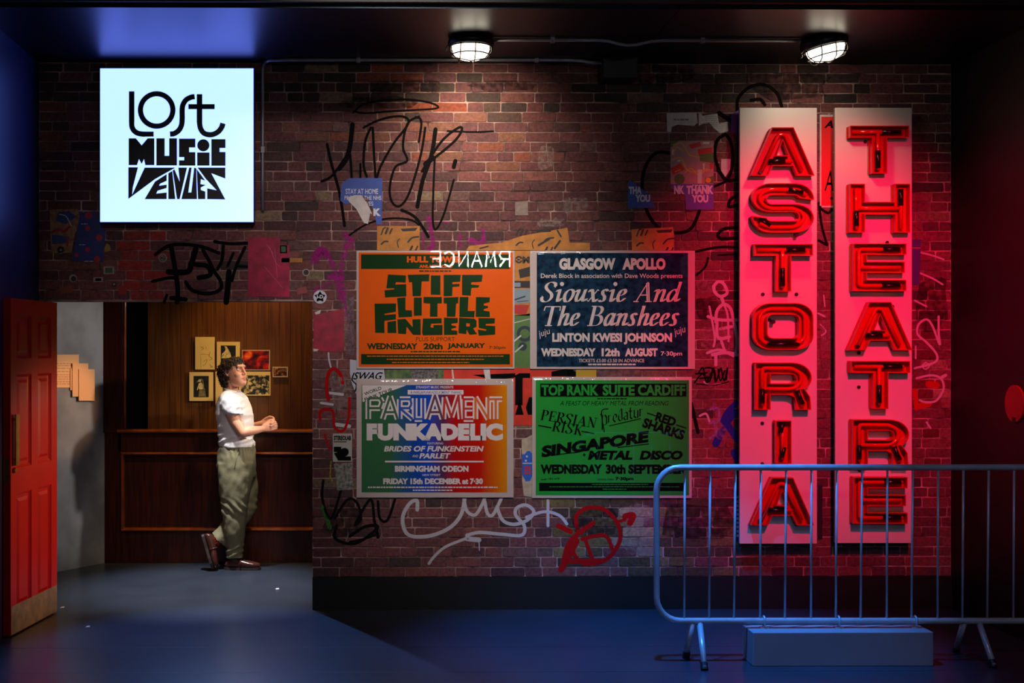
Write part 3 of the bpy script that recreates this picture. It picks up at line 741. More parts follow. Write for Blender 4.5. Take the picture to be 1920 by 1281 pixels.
B = [(xc(925), yl, CEIL - 0.014), (xc(1120), yl, CEIL - 0.014), (xc(1140), yl, CEIL - 0.018), (xc(1160), yl, CEIL - 0.034), (xc(1175), yl, CEIL - 0.042), (xc(1192), yl, CEIL - 0.04), (xc(1208), yl, CEIL - 0.028), (xc(1224), yl, CEIL - 0.018), (xc(1245), yl, CEIL - 0.014), (xc(1501), yl, CEIL - 0.014)]
conduit([Vector(p) for p in B], [Vector((xc(1036), yl, CEIL - 0.014)), Vector((xc(1317), yl, CEIL - 0.014))], 'grey conduit along the ceiling joining the two bulkhead lamps')
a = P(1131, 146, -0.2); b = P(1196, 92, -0.2)
sb = MB().box((a.x, -0.2, a.z), (b.x, -0.005, CEIL - 0.001))
sbo = bevel(sb.build('junction_box', mat('box_black', (14, 15, 22), 0.5)), 0.006); tag(sbo, 'black junction box where brick wall meets ceiling between the lamps', 'box')

# ================================================================== GIG POSTERS
M_card = mat('poster_card', (186, 168, 164), 0.7, var=0.04)
M_sleeve = clear_mat('clear_sleeve')
M_or = mat('ink_orange', (222, 88, 2), 0.7, spec=0.15, var=0.03)
M_dg = mat('ink_dark_green', (22, 54, 24), 0.8, spec=0.1, var=0.05)
M_cream = mat('ink_cream', (206, 190, 186), 0.6)
M_ink = mat('ink_black', (10, 12, 12), 0.8, spec=0.05)
M_gr = mat('ink_bright_green', (32, 146, 52), 0.7, spec=0.15, var=0.04)
M_teal = mat('ink_teal_mottle', (10, 20, 38), 0.8, spec=0.06, scale=26, c2=(30, 62, 88))
PY = -0.014
def poster(label, outer, inner, mprint):
    cx = (outer[0] + outer[2]) / 2
    t = thing('gig_poster', label, 'poster', P(cx, outer[3], PY), 'framed concert posters')
    slab('backing_board', [R4(*outer)], PY, 0.0066, M_card, t)
    slab('print', [R4(*inner)], PY - 0.0008, 0.0007, mprint, t)
    return t
def sleeve(t, o, seed, tilt=(0, 0), rip=1.0):
    mb = MB(); nx, ny = 90, 34; Y0 = PY - 0.006
    vv = []
    ys = [o[1] + (o[3] - o[1]) * (j / ny) ** 1.8 for j in range(ny + 1)]
    for j in range(ny + 1):
        for i in range(nx + 1):
            x = o[0] + (o[2] - o[0]) * i / nx; y = ys[j]
            p = P(x, y, Y0); d = max(0.0, (y - o[1])) * 0.00335
            wv = noise.noise(Vector((x * 0.045, seed * 7.7, d * 20)))
            wv2 = noise.noise(Vector((x * 0.13, seed * 3.1 + 5, d * 60)))
            lip = 0.016 + 0.012 * max(0, wv)
            off = 0.0
            if d < lip and rip > 0: off = (lip - d) ** 2 / (2 * lip) * 0.85 * (1 + 0.6 * wv2)
            off += rip * (0.0012 * wv + 0.0006 * wv2) * math.exp(-d / 0.02)
            off += (x - o[0]) * 0.00335 * tilt[0] + d * tilt[1]
            vv.append(p + Vector((0, max(-0.0045, min(0.0045, off)), 0)))
    fs = [(j * (nx + 1) + i, (j + 1) * (nx + 1) + i, (j + 1) * (nx + 1) + i + 1, j * (nx + 1) + i + 1) for j in range(ny) for i in range(nx)]
    mb.add(vv, fs); return mb.build('plastic_sleeve', M_sleeve, t, True)
LY = PY - 0.0013
def L_(t, m, *calls, name='lettering'):
    k = Ink(LY)
    for f, *a in calls:
        kw = a.pop() if a and isinstance(a[-1], dict) else {}
        getattr(k, f)(*a, **kw)
    return k.build(name, m, t)
# --- orange
o = (668.5, 470, 964.5, 691.5)
t1 = poster('orange concert poster with chunky dark green lettering', o, (672.5, 473.5, 961.5, 688), M_or)
L_(t1, M_dg, ('rect', 677, 477, 956, 504.5), ('rect', 677, 664, 956, 683.5), name='printed_band')
c = lambda pts: [(640 + x / 4.575, 440 + y / 4.575) for x, y in pts]
k = Ink(LY)
for lp in ([(400, 342), (555, 350), (552, 412), (470, 408), (462, 428), (556, 425), (558, 530), (375, 540), (370, 478), (455, 470), (455, 460), (386, 462)],
 [(568, 345), (755, 340), (752, 402), (690, 402), (682, 528), (612, 530), (606, 408), (582, 410)], [(768, 350), (850, 350), (850, 518), (768, 516)],
 [(878, 345), (1025, 345), (1020, 405), (955, 408), (952, 425), (1015, 422), (1012, 445), (955, 450), (950, 528), (878, 530)],
 [(1035, 345), (1212, 345), (1205, 405), (1115, 410), (1112, 428), (1185, 435), (1175, 455), (1115, 458), (1110, 525), (1035, 520)]): k.poly(c(lp))
k.build('block_lettering', M_dg, t1); k = Ink(LY)
for lp in ([(478, 545), (550, 538), (550, 648), (605, 650), (608, 705), (492, 712)], [(622, 540), (690, 540), (690, 695), (622, 698)],
 [(705, 535), (862, 535), (862, 590), (825, 592), (825, 705), (760, 705), (762, 592), (705, 588)], [(878, 540), (1005, 535), (1003, 590), (985, 592), (978, 705), (905, 705), (905, 592), (878, 590)],
 [(1015, 535), (1090, 535), (1085, 655), (1145, 655), (1140, 710), (1012, 708)], [(1155, 535), (1275, 538), (1272, 580), (1222, 592), (1222, 608), (1258, 612), (1258, 630), (1222, 640), (1222, 652), (1272, 660), (1275, 708), (1152, 706)]): k.poly(c(lp))
k.build('block_lettering', M_dg, t1); k = Ink(LY)
for lp in ([(285, 592), (470, 590), (468, 662), (370, 680), (370, 690), (468, 682), (468, 728), (370, 740), (370, 845), (290, 842)], [(395, 750), (470, 738), (472, 845), (397, 845)],
 [(480, 728), (550, 722), (612, 795), (610, 728), (680, 725), (682, 862), (615, 860), (560, 790), (555, 855), (488, 850)],
 [(700, 720), (860, 718), (862, 762), (770, 765), (765, 795), (790, 800), (790, 775), (868, 775), (868, 862), (700, 865), (692, 840)],
 [(880, 712), (1000, 715), (998, 758), (945, 765), (945, 778), (985, 785), (985, 800), (945, 808), (945, 820), (995, 825), (995, 860), (880, 862)],
 [(1175, 715), (1318, 718), (1316, 762), (1240, 768), (1238, 780), (1320, 785), (1320, 858), (1180, 868), (1170, 815), (1240, 825), (1245, 815), (1180, 800)]): k.poly(c(lp))
k.poly(c([(1010, 712), (1140, 720), (1160, 740), (1160, 790), (1130, 805), (1165, 855), (1100, 860), (1075, 815), (1072, 855), (1005, 845)]), c([(1072, 760), (1072, 788), (1102, 788), (1102, 764)]))
k.build('block_lettering', M_dg, t1)
L_(t1, M_dg, ('text', 'PLUS SUPPORT', 780, 632, 853, 640), ('text', 'WEDNESDAY', 688, 643.5, 783, 655.5, {'bold': .05}), ('text', '20th', 794, 643.5, 830, 655.5, {'bold': .05}), ('text', 'JANUARY', 839, 643.5, 910, 655.5, {'bold': .05}),
   ('text', '7·30pm', 917, 649, 948, 656, {'bold': .015}), ('fine', 770, 864, 659.5, 2.4, 1), ('fine', 786, 848, 508.5, 2.6, 2))
k = Ink(LY - 0.0003); k.text('HULL TOWER', 763, 480.5, 867, 492.5, bold=.055); k.text('ANLABY ROAD', 786, 496.5, 848, 502.5, bold=.04)
for i, (a, b, y) in enumerate(((688, 946, 668), (725, 907, 674), (735, 880, 680))): k.fine(a, b, y, 1.8, 20 + i)
k.build('orange_lettering', M_or, t1)
# --- Glasgow
o = (994, 470, 1303, 692)
t2 = poster('dark blue concert poster with slanted pale serif lettering', o, (1006.5, 474.5, 1290, 688), M_teal)
L_(t2, M_cream, ('text', 'GLASGOW', 1048.5, 484, 1154, 506, {'bold': .06}), ('text', 'APOLLO', 1167, 484, 1248, 506, {'bold': .06}),
   ('text', 'Derek Block in association with Dave Woods presents', 1014, 513, 1280, 524, {'bold': .012}), name='venue_lettering')
# broad-nib italic serif letters
def serif_line(k, s, x0, x1, ytop, ybase, xh, nib, adv, slant=0.24):
    """pen-drawn serif italics: each letter is a list of strokes in a unit box (x right, y up, 1 = cap height)"""
    tot = sum(adv.get(c_, 0.4) for c_ in s); sc_ = (x1 - x0) / tot; H = ybase - ytop; x = x0
    for ch_ in s:
        for st in SERIF.get(ch_, []):
            pts = []
            fl, pp = st
            for (u, v) in pp: pts.append((x + u * sc_ * adv.get(ch_, .4) + (v - 0.4) * H * slant, ybase - v * H))
            if fl == 'n': k.stroke(pts, nib, ang=math.radians(12))
            elif fl == 'l': k.stroke(pts, nib, sm=False, ang=math.radians(8))
            elif fl == 't': k.stroke(pts, nib * .28, sm=False)
            elif fl == 'd': k.disk(pts[0][0], pts[0][1], nib * .62)
        x += adv.get(ch_, 0.4) * sc_
sf = lambda u, v, w_=0.2: ('t', [(u - w_, v), (u + w_, v)])
SERIF = {
 'S': [('n', [(.86, .78), (.8, .93), (.55, 1.0), (.3, .93), (.22, .75), (.4, .58), (.68, .42), (.76, .22), (.6, .04), (.35, -.01), (.14, .08), (.1, .24)]), ('t', [(.86, .72), (.86, .98)]), ('t', [(.1, .04), (.1, .3)])],
 'T': [('l', [(.5, .98), (.5, 0)]), ('t', [(.02, .97), (.98, .97)]), ('t', [(.02, .97), (.0, .76)]), ('t', [(.98, .97), (1.0, .76)]), sf(.5, .01, .22)],
 'A': [('t', [(.1, .0), (.52, 1.0)]), ('l', [(.5, .96), (.78, .0)]), ('t', [(.25, .34), (.68, .34)]), sf(.1, .01, .14), sf(.78, .01, .18)],
 'B': [('l', [(.24, 1), (.24, 0)]), ('n', [(.24, .98), (.6, .97), (.74, .8), (.62, .58), (.3, .53)]), ('n', [(.3, .53), (.7, .5), (.84, .27), (.68, .04), (.24, .01)]), sf(.18, .99, .14), sf(.18, .01, .14)],
 'i': [('n', [(.1, .52), (.3, .62), (.42, .58), (.4, .3), (.42, .06), (.6, .02), (.85, .18)]), ('d', [(.5, .9)])],
 'o': [('n', [(.5, .64), (.22, .5), (.14, .26), (.3, .01), (.6, .03), (.82, .3), (.78, .55), (.5, .64)])],
 'u': [('n', [(.04, .5), (.2, .62), (.24, .5), (.16, .2), (.26, .02), (.5, .1), (.72, .4)]), ('n', [(.76, .63), (.7, .3), (.72, .06), (.86, .04), (1.0, .16)])],
 'x': [('n', [(.1, .5), (.22, .63), (.36, .55), (.6, .1), (.74, .0), (.92, .14)]), ('t', [(.9, .56), (.8, .62), (.2, .02), (.08, .08)])],
 's': [('n', [(.78, .54), (.56, .64), (.32, .56), (.36, .4), (.6, .26), (.62, .08), (.4, .0), (.12, .08)])],
 'e': [('n', [(.16, .28), (.6, .36), (.76, .52), (.58, .64), (.3, .54), (.16, .28), (.28, .04), (.52, .02), (.84, .18)])],
 'n': [('n', [(.04, .52), (.2, .63), (.26, .5), (.2, .0)]), ('n', [(.24, .34), (.5, .6), (.7, .6), (.74, .45), (.68, .1), (.8, .02), (1.0, .16)])],
 'd': [('n', [(.74, .5), (.52, .64), (.22, .48), (.12, .2), (.28, .0), (.5, .1), (.74, .44)]), ('n', [(.8, 1.0), (.74, .4), (.74, .08), (.86, .03), (1.0, .16)]), ('t', [(.66, .98), (.84, 1.0)])],
 'h': [('n', [(.28, 1.0), (.24, .5), (.2, .0)]), ('n', [(.24, .34), (.5, .6), (.7, .6), (.74, .45), (.68, .1), (.8, .02), (1.0, .16)]), ('t', [(.12, .98), (.3, 1.0)])],
 'a': [('n', [(.72, .52), (.5, .64), (.22, .48), (.12, .2), (.28, .0), (.5, .1), (.74, .5)]), ('n', [(.76, .62), (.72, .3), (.74, .06), (.86, .03), (1.0, .16)])],
 'P': [('l', [(.26, 1), (.26, 0)]), ('n', [(.26, .98), (.66, .97), (.84, .74), (.66, .5), (.3, .48)]), sf(.24, .99, .18), sf(.26, .01, .2)],
 'E': [('l', [(.26, 1), (.26, 0)]), ('t', [(.1, .98), (.86, .98), (.88, .78)]), ('t', [(.26, .52), (.68, .52)]), ('t', [(.68, .4), (.68, .64)]), ('t', [(.08, .02), (.88, .02), (.94, .26)])],
 'R': [('l', [(.26, 1), (.26, 0)]), ('n', [(.26, .98), (.62, .97), (.78, .76), (.62, .54), (.3, .5)]), ('l', [(.5, .5), (.86, .02)]), sf(.24, .99, .18), sf(.26, .01, .2), sf(.9, .01, .1)],
 'I': [('l', [(.5, 1), (.5, 0)]), sf(.5, .99, .34), sf(.5, .01, .34)],
 'N': [('t', [(.2, 1), (.2, 0)]), ('l', [(.2, .96), (.8, .02)]), ('t', [(.82, 1), (.82, 0)]), sf(.16, .99, .14), sf(.2, .01, .16), sf(.82, .99, .16)],
 'K': [('l', [(.26, 1), (.26, 0)]), ('t', [(.84, .98), (.3, .44)]), ('l', [(.44, .58), (.84, .02)]), sf(.24, .99, .18), sf(.26, .01, .2), sf(.84, .99, .12), sf(.86, .01, .14)],
}
AD = {'S': .62, 'T': .72, 'A': .78, 'B': .74, 'i': .34, 'o': .5, 'u': .54, 'x': .5, 's': .42, 'e': .46, 'n': .56, 'd': .58, 'h': .56, 'a': .54, ' ': .36, 'P': .6, 'E': .6, 'R': .66, 'I': .36, 'N': .72, 'K': .66}
k = Ink(LY); serif_line(k, 'Siouxsie And', 1015, 1276, 529, 566, .62, 6.2, AD); k.build('italic_lettering', M_cream, t2)
k = Ink(LY); serif_line(k, 'The Banshees', 1017, 1274, 574, 611, .62, 6.2, AD); k.build('italic_lettering', M_cream, t2)
L_(t2, M_cream, ('text', 'juju', 1009, 618, 1032, 633, {'rot': -18, 'shear': .2}), ('text', 'juju', 1263, 614, 1286, 630, {'rot': -18, 'shear': .2}),
   ('text', 'LINTON KWESI JOHNSON', 1035.5, 624.5, 1260, 646, {'bold': .05}), ('text', 'WEDNESDAY', 1014.5, 653, 1117, 668.5, {'bold': .055}), ('text', '12th', 1128, 653, 1162, 668.5, {'bold': .05}), ('text', 'AUGUST', 1172, 653, 1233, 668.5, {'bold': .055}),
   ('text', '7·30pm', 1239, 659, 1279, 669.5, {'bold': .02}), ('text', 'TICKETS £3.00 £3.50 IN ADVANCE', 1085, 673, 1208, 679.5, {'bold': .01}), ('fine', 1103, 1192, 683.5, 3, 5), name='support_lettering')
# --- Parliament
def grad_mat():
    m = bpy.data.materials.new('ink_rainbow'); m.use_nodes = True; nt = m.node_tree; b = nt.nodes['Principled BSDF']
    tc = nt.nodes.new('ShaderNodeTexCoord'); sp = nt.nodes.new('ShaderNodeSeparateXYZ'); nt.links.new(tc.outputs['Generated'], sp.inputs[0])
    r = nt.nodes.new('ShaderNodeValToRGB'); e = r.color_ramp.elements
    e[0].position = 0.0; e[0].color = lin((50, 104, 66)); e[1].position = 1.0; e[1].color = lin((212, 132, 10))
    for p, c_ in ((.2, (50, 96, 62)), (.36, (16, 66, 150)), (.46, (22, 66, 176)), (.56, (86, 40, 74)), (.64, (176, 10, 14)), (.82, (190, 22, 8)), (.93, (206, 100, 8))):
        q = e.new(p); q.color = lin(c_)
    nt.links.new(sp.outputs[0], r.inputs[0]); nt.links.new(r.outputs[0], b.inputs['Base Color']); b.inputs['Roughness'].default_value = 0.8; b.inputs['Specular IOR Level'].default_value = 0.08
    MATS['ink_rainbow'] = m; return m
o = (668.5, 710.5, 963, 933)
t3 = poster('rainbow coloured concert poster with white lettering and a pale border', o, (678, 722, 951, 923.5), grad_mat())
M_w3 = mat('ink_white', (214, 202, 200), 0.6)
k = Ink(LY); k.poly([(679, 722.5), (762, 722.5), (680, 754)]); k.build('corner_flash', M_w3, t3)
k = Ink(LY - .0003); k.text('WORLD', 682, 730, 716, 736.5, bold=.02, rot=-21); k.text('FUNK TOUR', 682, 736.5, 738, 744, bold=.02, rot=-21); k.build('corner_lettering', M_dg, t3)
k = Ink(LY); k.text('STRAIGHT MUSIC PRESENTS', 780, 724, 850, 728.5, bold=.01); k.rect(764.5, 731.5, 869, 740)
# Parliament: angular outlined letters
PAR = [(689, [[(0, 50), (0, 8), (22, 8), (26, 16), (22, 28), (0, 28)]]), (716, [[(0, 50), (14, 4), (28, 50)], [(4, 36), (24, 36)]]), (748, [[(0, 50), (0, 10), (20, 10), (22, 20), (18, 28), (0, 28), (24, 50)]]),
       (776, [[(0, 8), (0, 50), (14, 50)]]), (792, [[(0, 8), (0, 50)]]), (800, [[(0, 50), (14, 2), (28, 50)], [(4, 36), (24, 36)]]),
       (830, [[(0, 50), (2, 6), (15, 46), (28, 2), (32, 50)]]), (868, [[(18, 10), (0, 10), (0, 50), (18, 50)], [(0, 29), (16, 29)]]), (890, [[(0, 50), (0, 6), (24, 50), (24, 6)]]), (916, [[(0, 10), (24, 10)], [(12, 10), (12, 50)]])]
for x_, sts in PAR:
    for st in sts: k.stroke([(x_ + u + 1.5, 739.5 + v * .93) for u, v in st], 10.5, sm=False)
k.text('FUNKADELIC', 687.5, 794, 943, 826.5, bold=.075)
k.text('FEATURING', 801, 829.5, 831, 833.5, bold=.01); k.text('BRIDES OF FUNKENSTEIN', 720, 836.5, 907, 847, bold=.035, shear=.2); k.text('AND', 773, 853, 784, 857.5, bold=.01, shear=.2); k.text('PARLET', 786, 850, 845, 860, bold=.04, shear=.2)
k.rect(722, 864.2, 907, 867.2); k.text('BIRMINGHAM ODEON', 740.5, 873.5, 878.5, 885, bold=.055); k.text('NEW STREET', 792, 889, 826, 892.8, bold=.01)
k.text('FRIDAY 15th DECEMBER at 7·30', 718.5, 897, 905.5, 908.5, bold=.055)
k.fine(690, 933, 914, 2.6, 31); k.fine(774, 848, 919.5, 2.4, 32)
k.build('white_lettering', M_w3, t3)
M_pg, M_pb, M_pr, M_po = mat('ink_p_green', (44, 86, 56), .6), mat('ink_p_blue', (20, 68, 160), .6), mat('ink_p_red', (176, 14, 14), .6), mat('ink_p_orange', (206, 92, 10), .6)
for (mm_, sel) in ((M_pg, (0, 1)), (M_pb, (2, 3, 4)), (mat('ink_p_plum', (88, 42, 74), .6), (5,)), (M_pr, (6, 7)), (M_po, (8, 9))):
    k = Ink(LY - .0003)
    for i in sel:
        x_, sts = PAR[i]
        for st in sts: k.stroke([(x_ + u + 1.5, 739.5 + v * .93) for u, v in st], 4.2, sm=False)
    k.build('inline_lettering', mm_, t3)
k = Ink(LY - .0003); k.text('A PARLIAFUNKADELICMENT THANG', 769, 733.5, 865, 738.5, bold=.01, shear=.2)
k.build('inline_lettering', M_pb, t3)
# --- Cardiff
o = (998, 707, 1297, 934)
t4 = poster('bright green concert poster with black lettering, partly behind the barrier end', o, (1004.5, 713, 1292, 929), M_gr)
k = Ink(LY); k.rect(1013, 719.5, 1172, 744); k.rect(1190, 719.5, 1287, 744); k.rect(1172, 719.5, 1190, 744)
k.text('A FEAST OF HEAVY METAL FROM READING', 1050, 752, 1254, 760.5, shear=.25)
k.fine(1120, 1175, 747.8, 2, 41)
for (s_, x0_, y0_, x1_, nb) in (('PERSIAN', 1013, 0, 1116, 3.4), ):
    kk = Ink(LY)
def rotline(k, s, x0, y0, x1, y1, H, nib):
    """serif capitals set along a sloping base line"""
    base = Ink(k.Y); an = math.atan2(y1 - y0, x1 - x0); L0 = math.hypot(x1 - x0, y1 - y0)
    old = k.stroke
    def tr(p): return (x0 + p[0] * math.cos(an) - p[1] * math.sin(an), y0 + p[0] * math.sin(an) + p[1] * math.cos(an))
    orig = k.fn; k.fn = lambda x, y: orig(*tr((x, y)))
    serif_line(k, s, 0, L0, -H, 0, .6, nib, AD, 0.08); k.fn = orig
rotline(k, 'PERSIAN', 1013, 787, 1117, 803, 19, 3.6); rotline(k, 'RISK', 1034, 808, 1091, 817, 19, 3.6)
k.stroke([(1009, 798), (1034, 802.5)], 2.2, sm=False); k.stroke([(1090, 809), (1114, 813)], 2.2, sm=False)
# blackletter
BL = {'P': [[(0, 30), (4, 26), (4, -8)], [(4, 24), (10, 28), (14, 22), (14, 6), (6, 3)]], 'r': [[(2, 20), (2, 2)], [(2, 17), (8, 20)]], 'e': [[(8, 12), (8, 18), (4, 20), (1, 15), (1, 6), (5, 1), (9, 4)]],
      'd': [[(8, 32), (2, 22)], [(8, 30), (9, 4), (5, 1), (1, 5), (1, 14), (5, 18)]], 'a': [[(1, 17), (6, 20), (9, 17), (9, 1)], [(8, 11), (2, 9), (1, 4), (5, 1), (9, 5)]], 't': [[(4, 28), (4, 4), (8, 1)], [(0, 20), (8, 20)]], 'u': [[(1, 20), (1, 4), (5, 1), (9, 5)], [(9, 20), (9, 1)]]}
x_ = 1126
for ch_ in 'Predatur':
    for st in BL.get(ch_, []):
        k.stroke([(x_ + u * .82, 797 - (v * .78) - (x_ - 1126) * .2 + (3 if ch_ == 'P' else 0)) for u, v in st], 3.0, sm=False, ang=math.radians(40))
    x_ += 13.5 if ch_ == 'P' else 9.8
k.stroke([(1133, 810), (1128, 772), (1140, 767)], 2.0); k.stroke([(1142, 799), (1202, 785)], 1.8, sm=False)
k.text('RED', 1229, 778, 1268, 795, bold=.05, rot=18); k.text('SHARKS', 1204, 795, 1285, 814, bold=.05, rot=18)
k.stroke([(1213, 774.5), (1232, 781)], 2.2, sm=False); k.stroke([(1268, 797), (1287, 803)], 2.2, sm=False)
k.text('SINGAPORE', 1013, 822, 1219, 844, bold=.06, shear=.15, rot=-8.2); k.stroke([(1016, 855.5), (1087, 848)], 1.8, sm=False); k.stroke([(1158, 839.5), (1217, 832.5)], 1.8, sm=False)
k.text('METAL', 1102, 845, 1186, 862.5, bold=.06, shear=.2); k.text('DISCO', 1199, 845, 1280, 862.5, bold=.06, shear=.2); k.rect(1094.5, 850, 1096.5, 856); k.rect(1092.8, 852, 1098.2, 854)
k.text('WEDNESDAY', 1013.5, 871, 1129, 889, bold=.06); k.text('30th', 1136, 871, 1173, 889, bold=.055); k.text('SEPTEMBER', 1178, 871, 1287, 889, bold=.06)
k.text("over 18's only", 1014, 896, 1050, 901, bold=.02, shear=.2, rot=-4); k.text('DOORS OPEN', 1120, 897.5, 1150, 900.8, bold=.01); k.text('7·30pm', 1154, 894.5, 1188, 902.5, bold=.055)
k.rect(1011, 905.5, 1284, 921); k.build('black_lettering', M_ink, t4)
k = Ink(LY - .0003); k.text('TOP RANK', 1015, 721.5, 1122, 742, bold=.04); k.text('SUITE', 1130, 721.5, 1190, 742, bold=.04); k.text('CARDIFF', 1196, 721.5, 1285, 742, bold=.04)
for i, (a, b, y) in enumerate(((1110, 1215, 908.5), (1030, 1274, 913), (1130, 1175, 917.5))): k.fine(a, b, y, 1.2, 50 + i)
k.build('green_lettering', M_gr, t4)
sleeve(t1, (669.5, 471, 963.5, 690.5), 1, (0.002, 0.0), 0.0)
sleeve(t2, (996, 472, 1301, 690.5), 2)
sleeve(t3, (670, 712, 962, 931.5), 3, rip=0.5)
sleeve(t4, (1000, 708.5, 1295, 932), 4)

# ================================================================== FLYERS AND STICKERS PASTED ON THE BRICKS
FY = -0.0056
def sheet(name, loops, Yf, th, m, marks, step=0.0003):
    mb = MB(); mb.poly([loops], lambda x, y: P(x, y, Yf)); fr = [P(x, y, Yf) for x, y in loops]; n = len(loops); bk = [p + Vector((0, th, 0)) for p in fr]
    mb.add(fr + bk, [(i, n + i, n + (i + 1) % n, (i + 1) % n) for i in range(n)] + [tuple(range(n, 2 * n))])
    ms = [m]
    for i, (mm_, fn_) in enumerate(marks):
        k = Ink(Yf - step - 0.0002 * i); fn_(k); ms.append(mm_); mb.add(k.mb.v, k.mb.f, None, i + 1)
    return mb.build(name, ms)
def flyer(label, loops, m, cat='poster', name='flyer', marks=(), Y=FY, group=None):
    return tag(sheet(name, loops, Y, 0.0008, m, marks), label, cat, group)
M_nhs = mat('flyer_blue', (34, 70, 160), 0.55, var=0.1, scale=20)
M_paper = mat('torn_paper', (196, 186, 186), 0.8, var=0.12, scale=25)
M_nhst = mat('flyer_pale', (200, 196, 214), 0.6)
M_ochre = mat('flyer_ochre', (176, 112, 42), 0.65, var=0.2, scale=20)
flyer('torn blue stay at home flyer on the bricks below the loopy black graffiti', [(640, 345), (655, 334), (717, 334), (716, 421), (706, 421), (702, 398), (690, 372), (676, 366), (660, 380), (648, 384), (638, 376)], M_nhs,
      marks=[(M_nhst, lambda k: (k.text('STAY AT HOME', 648, 354, 709, 364, bold=.01), k.text('PROTECT THE NHS', 646, 367, 715, 375, bold=.01), k.text('LIVES', 680, 378, 700, 386, bold=.01), k.text('K', 700, 391, 714, 405, bold=.075)))])
flyer('torn white paper scrap hanging below the blue stay at home flyer', [(650, 372), (664, 366), (678, 366), (692, 388), (698, 402), (694, 400), (690, 420), (682, 418), (668, 392), (656, 380)], M_paper, 'paper', 'paper_scrap', Y=-0.0064)
def ty(k, dx=0): k.text('THANK', 1287 + dx, 348, 1338 + dx, 364, bold=.055); k.text('YOU', 1297 + dx, 365, 1328 + dx, 380, bold=.055)
flyer('small torn blue thank you flyer with a diagonal edge, apart from the colourful map poster', [(1178, 340), (1182, 338), (1200, 352), (1216, 364), (1230, 390), (1177, 390)], M_nhs,
      marks=[(M_nhst, lambda k: (k.text('THA', 1179, 350, 1203, 364, bold=.055), k.text('YOU', 1191, 365, 1219, 379, bold=.055)))])
flyer('colourful map poster of red blocks and yellow roads above the purple thank you flyer', R4(1257, 264, 1338, 345), mat('map_mauve', (150, 108, 130), 0.6, scale=30, c2=(180, 120, 108)), marks=[
    (mat('map_red', (186, 20, 18), .6), lambda k: (k.poly([(1291, 272), (1312, 266), (1316, 274), (1296, 279)]), k.poly([(1308, 280), (1336, 276), (1336, 288), (1310, 292)]), k.poly([(1257, 316), (1276, 306), (1284, 318), (1262, 328)]), k.rect(1312, 293, 1334, 297), k.poly([(1330, 308), (1337, 304), (1337, 316), (1331, 318)]))),
    (mat('map_green', (72, 100, 40), .6), lambda k: (k.poly([(1257, 264), (1272, 264), (1262, 274), (1257, 276)]), k.disk(1274, 336, 10), k.poly([(1312, 290), (1338, 286), (1338, 306), (1312, 302)]), k.poly([(1322, 334), (1338, 330), (1338, 344), (1322, 344)]))),
    (mat('map_yellow', (214, 150, 30), .6), lambda k: (k.stroke([(1262, 272), (1276, 268), (1284, 276), (1292, 290), (1308, 294)], 2.2), k.stroke([(1260, 300), (1276, 296), (1288, 318), (1304, 322), (1330, 318)], 2.4), k.stroke([(1284, 324), (1296, 316), (1310, 328), (1326, 316)], 2), k.stroke([(1262, 288), (1270, 276), (1280, 284)], 1.6), k.stroke([(1266, 322), (1276, 318)], 1.6), k.disk(1328, 338, 5))),
    (mat('map_white', (196, 190, 180), .6), lambda k: (k.rect(1318, 266, 1330, 270), k.rect(1260, 280, 1264, 290), k.rect(1308, 318, 1316, 344), k.rect(1318, 306, 1321, 318), k.rect(1270, 300, 1276, 303)))])
flyer('purple thank you flyer pasted below the colourful map poster', [(1258, 345), (1338, 345), (1338, 393), (1286, 393), (1285, 366), (1272, 362), (1258, 352)], mat('flyer_violet', (70, 58, 160), .55, var=0.1, scale=20), Y=-0.0064,
      marks=[(M_nhst, lambda k: (ty(k), k.text('NK', 1264, 348, 1283, 364, bold=.055), k.fine(1298, 1327, 347.5, 2, 89)))])
flyer('white torn notice with small print above the map poster', [(1250, 212), (1306, 211), (1308, 229), (1302, 236), (1270, 234), (1260, 238), (1258, 248), (1251, 247)], M_paper, 'paper', 'paper_scrap', marks=[(mat('pencil', (120, 112, 114), .7), lambda k: k.fine(1263, 1292, 224.5, 3, 88))])
flyer('ragged white paper scrap beside the white torn notice', [(1310, 210), (1318, 217), (1345, 213), (1348, 232), (1364, 228), (1366, 246), (1350, 250), (1338, 240), (1330, 230), (1318, 232), (1310, 236)], M_paper, 'paper', 'paper_scrap', marks=[(MATS['pencil'], lambda k: [k.fine(1322, 1346, 219 + 3.5 * i, .8, i) for i in range(6)])])
flyer('small white torn sticker inside the black graffiti loop beside the letter sign', [(1352, 298), (1370, 298), (1369, 318), (1360, 332), (1352, 320)], M_paper, 'sticker', 'sticker')
flyer('purple paper scrap behind the top corner of the letter sign nearer the posters', [(1372, 214), (1386, 206), (1386, 256), (1370, 246)], mat('scrap_purple', (120, 50, 140), .6), 'paper', 'paper_scrap')
def och(x0, y0):
    return lambda k: (k.stroke([(x0 + 8, y0 + 16), (x0 + 12, y0 + 5), (x0 + 16, y0 + 3)], 2.6), k.stroke([(x0 + 16, y0 + 14), (x0 + 20, y0 + 4)], 4), k.stroke([(x0 + 24, y0 + 14), (x0 + 28, y0 + 5)], 3), k.poly([(x0 + 44, y0 + 5), (x0 + 76, y0 + 3), (x0 + 72, y0 + 9), (x0 + 48, y0 + 10)]),
                      k.stroke([(x0 + 8, y0 + 34), (x0 + 14, y0 + 29), (x0 + 20, y0 + 29)], 3), k.stroke([(x0 + 40, y0 + 40), (x0 + 38, y0 + 30), (x0 + 42, y0 + 24)], 1.8), k.stroke([(x0 + 58, y0 + 30), (x0 + 66, y0 + 22), (x0 + 78, y0 + 20)], 3), k.stroke([(x0 + 62, y0 + 46), (x0 + 66, y0 + 38)], 4), k.stroke([(x0 + 72, y0 + 46), (x0 + 76, y0 + 38)], 3))
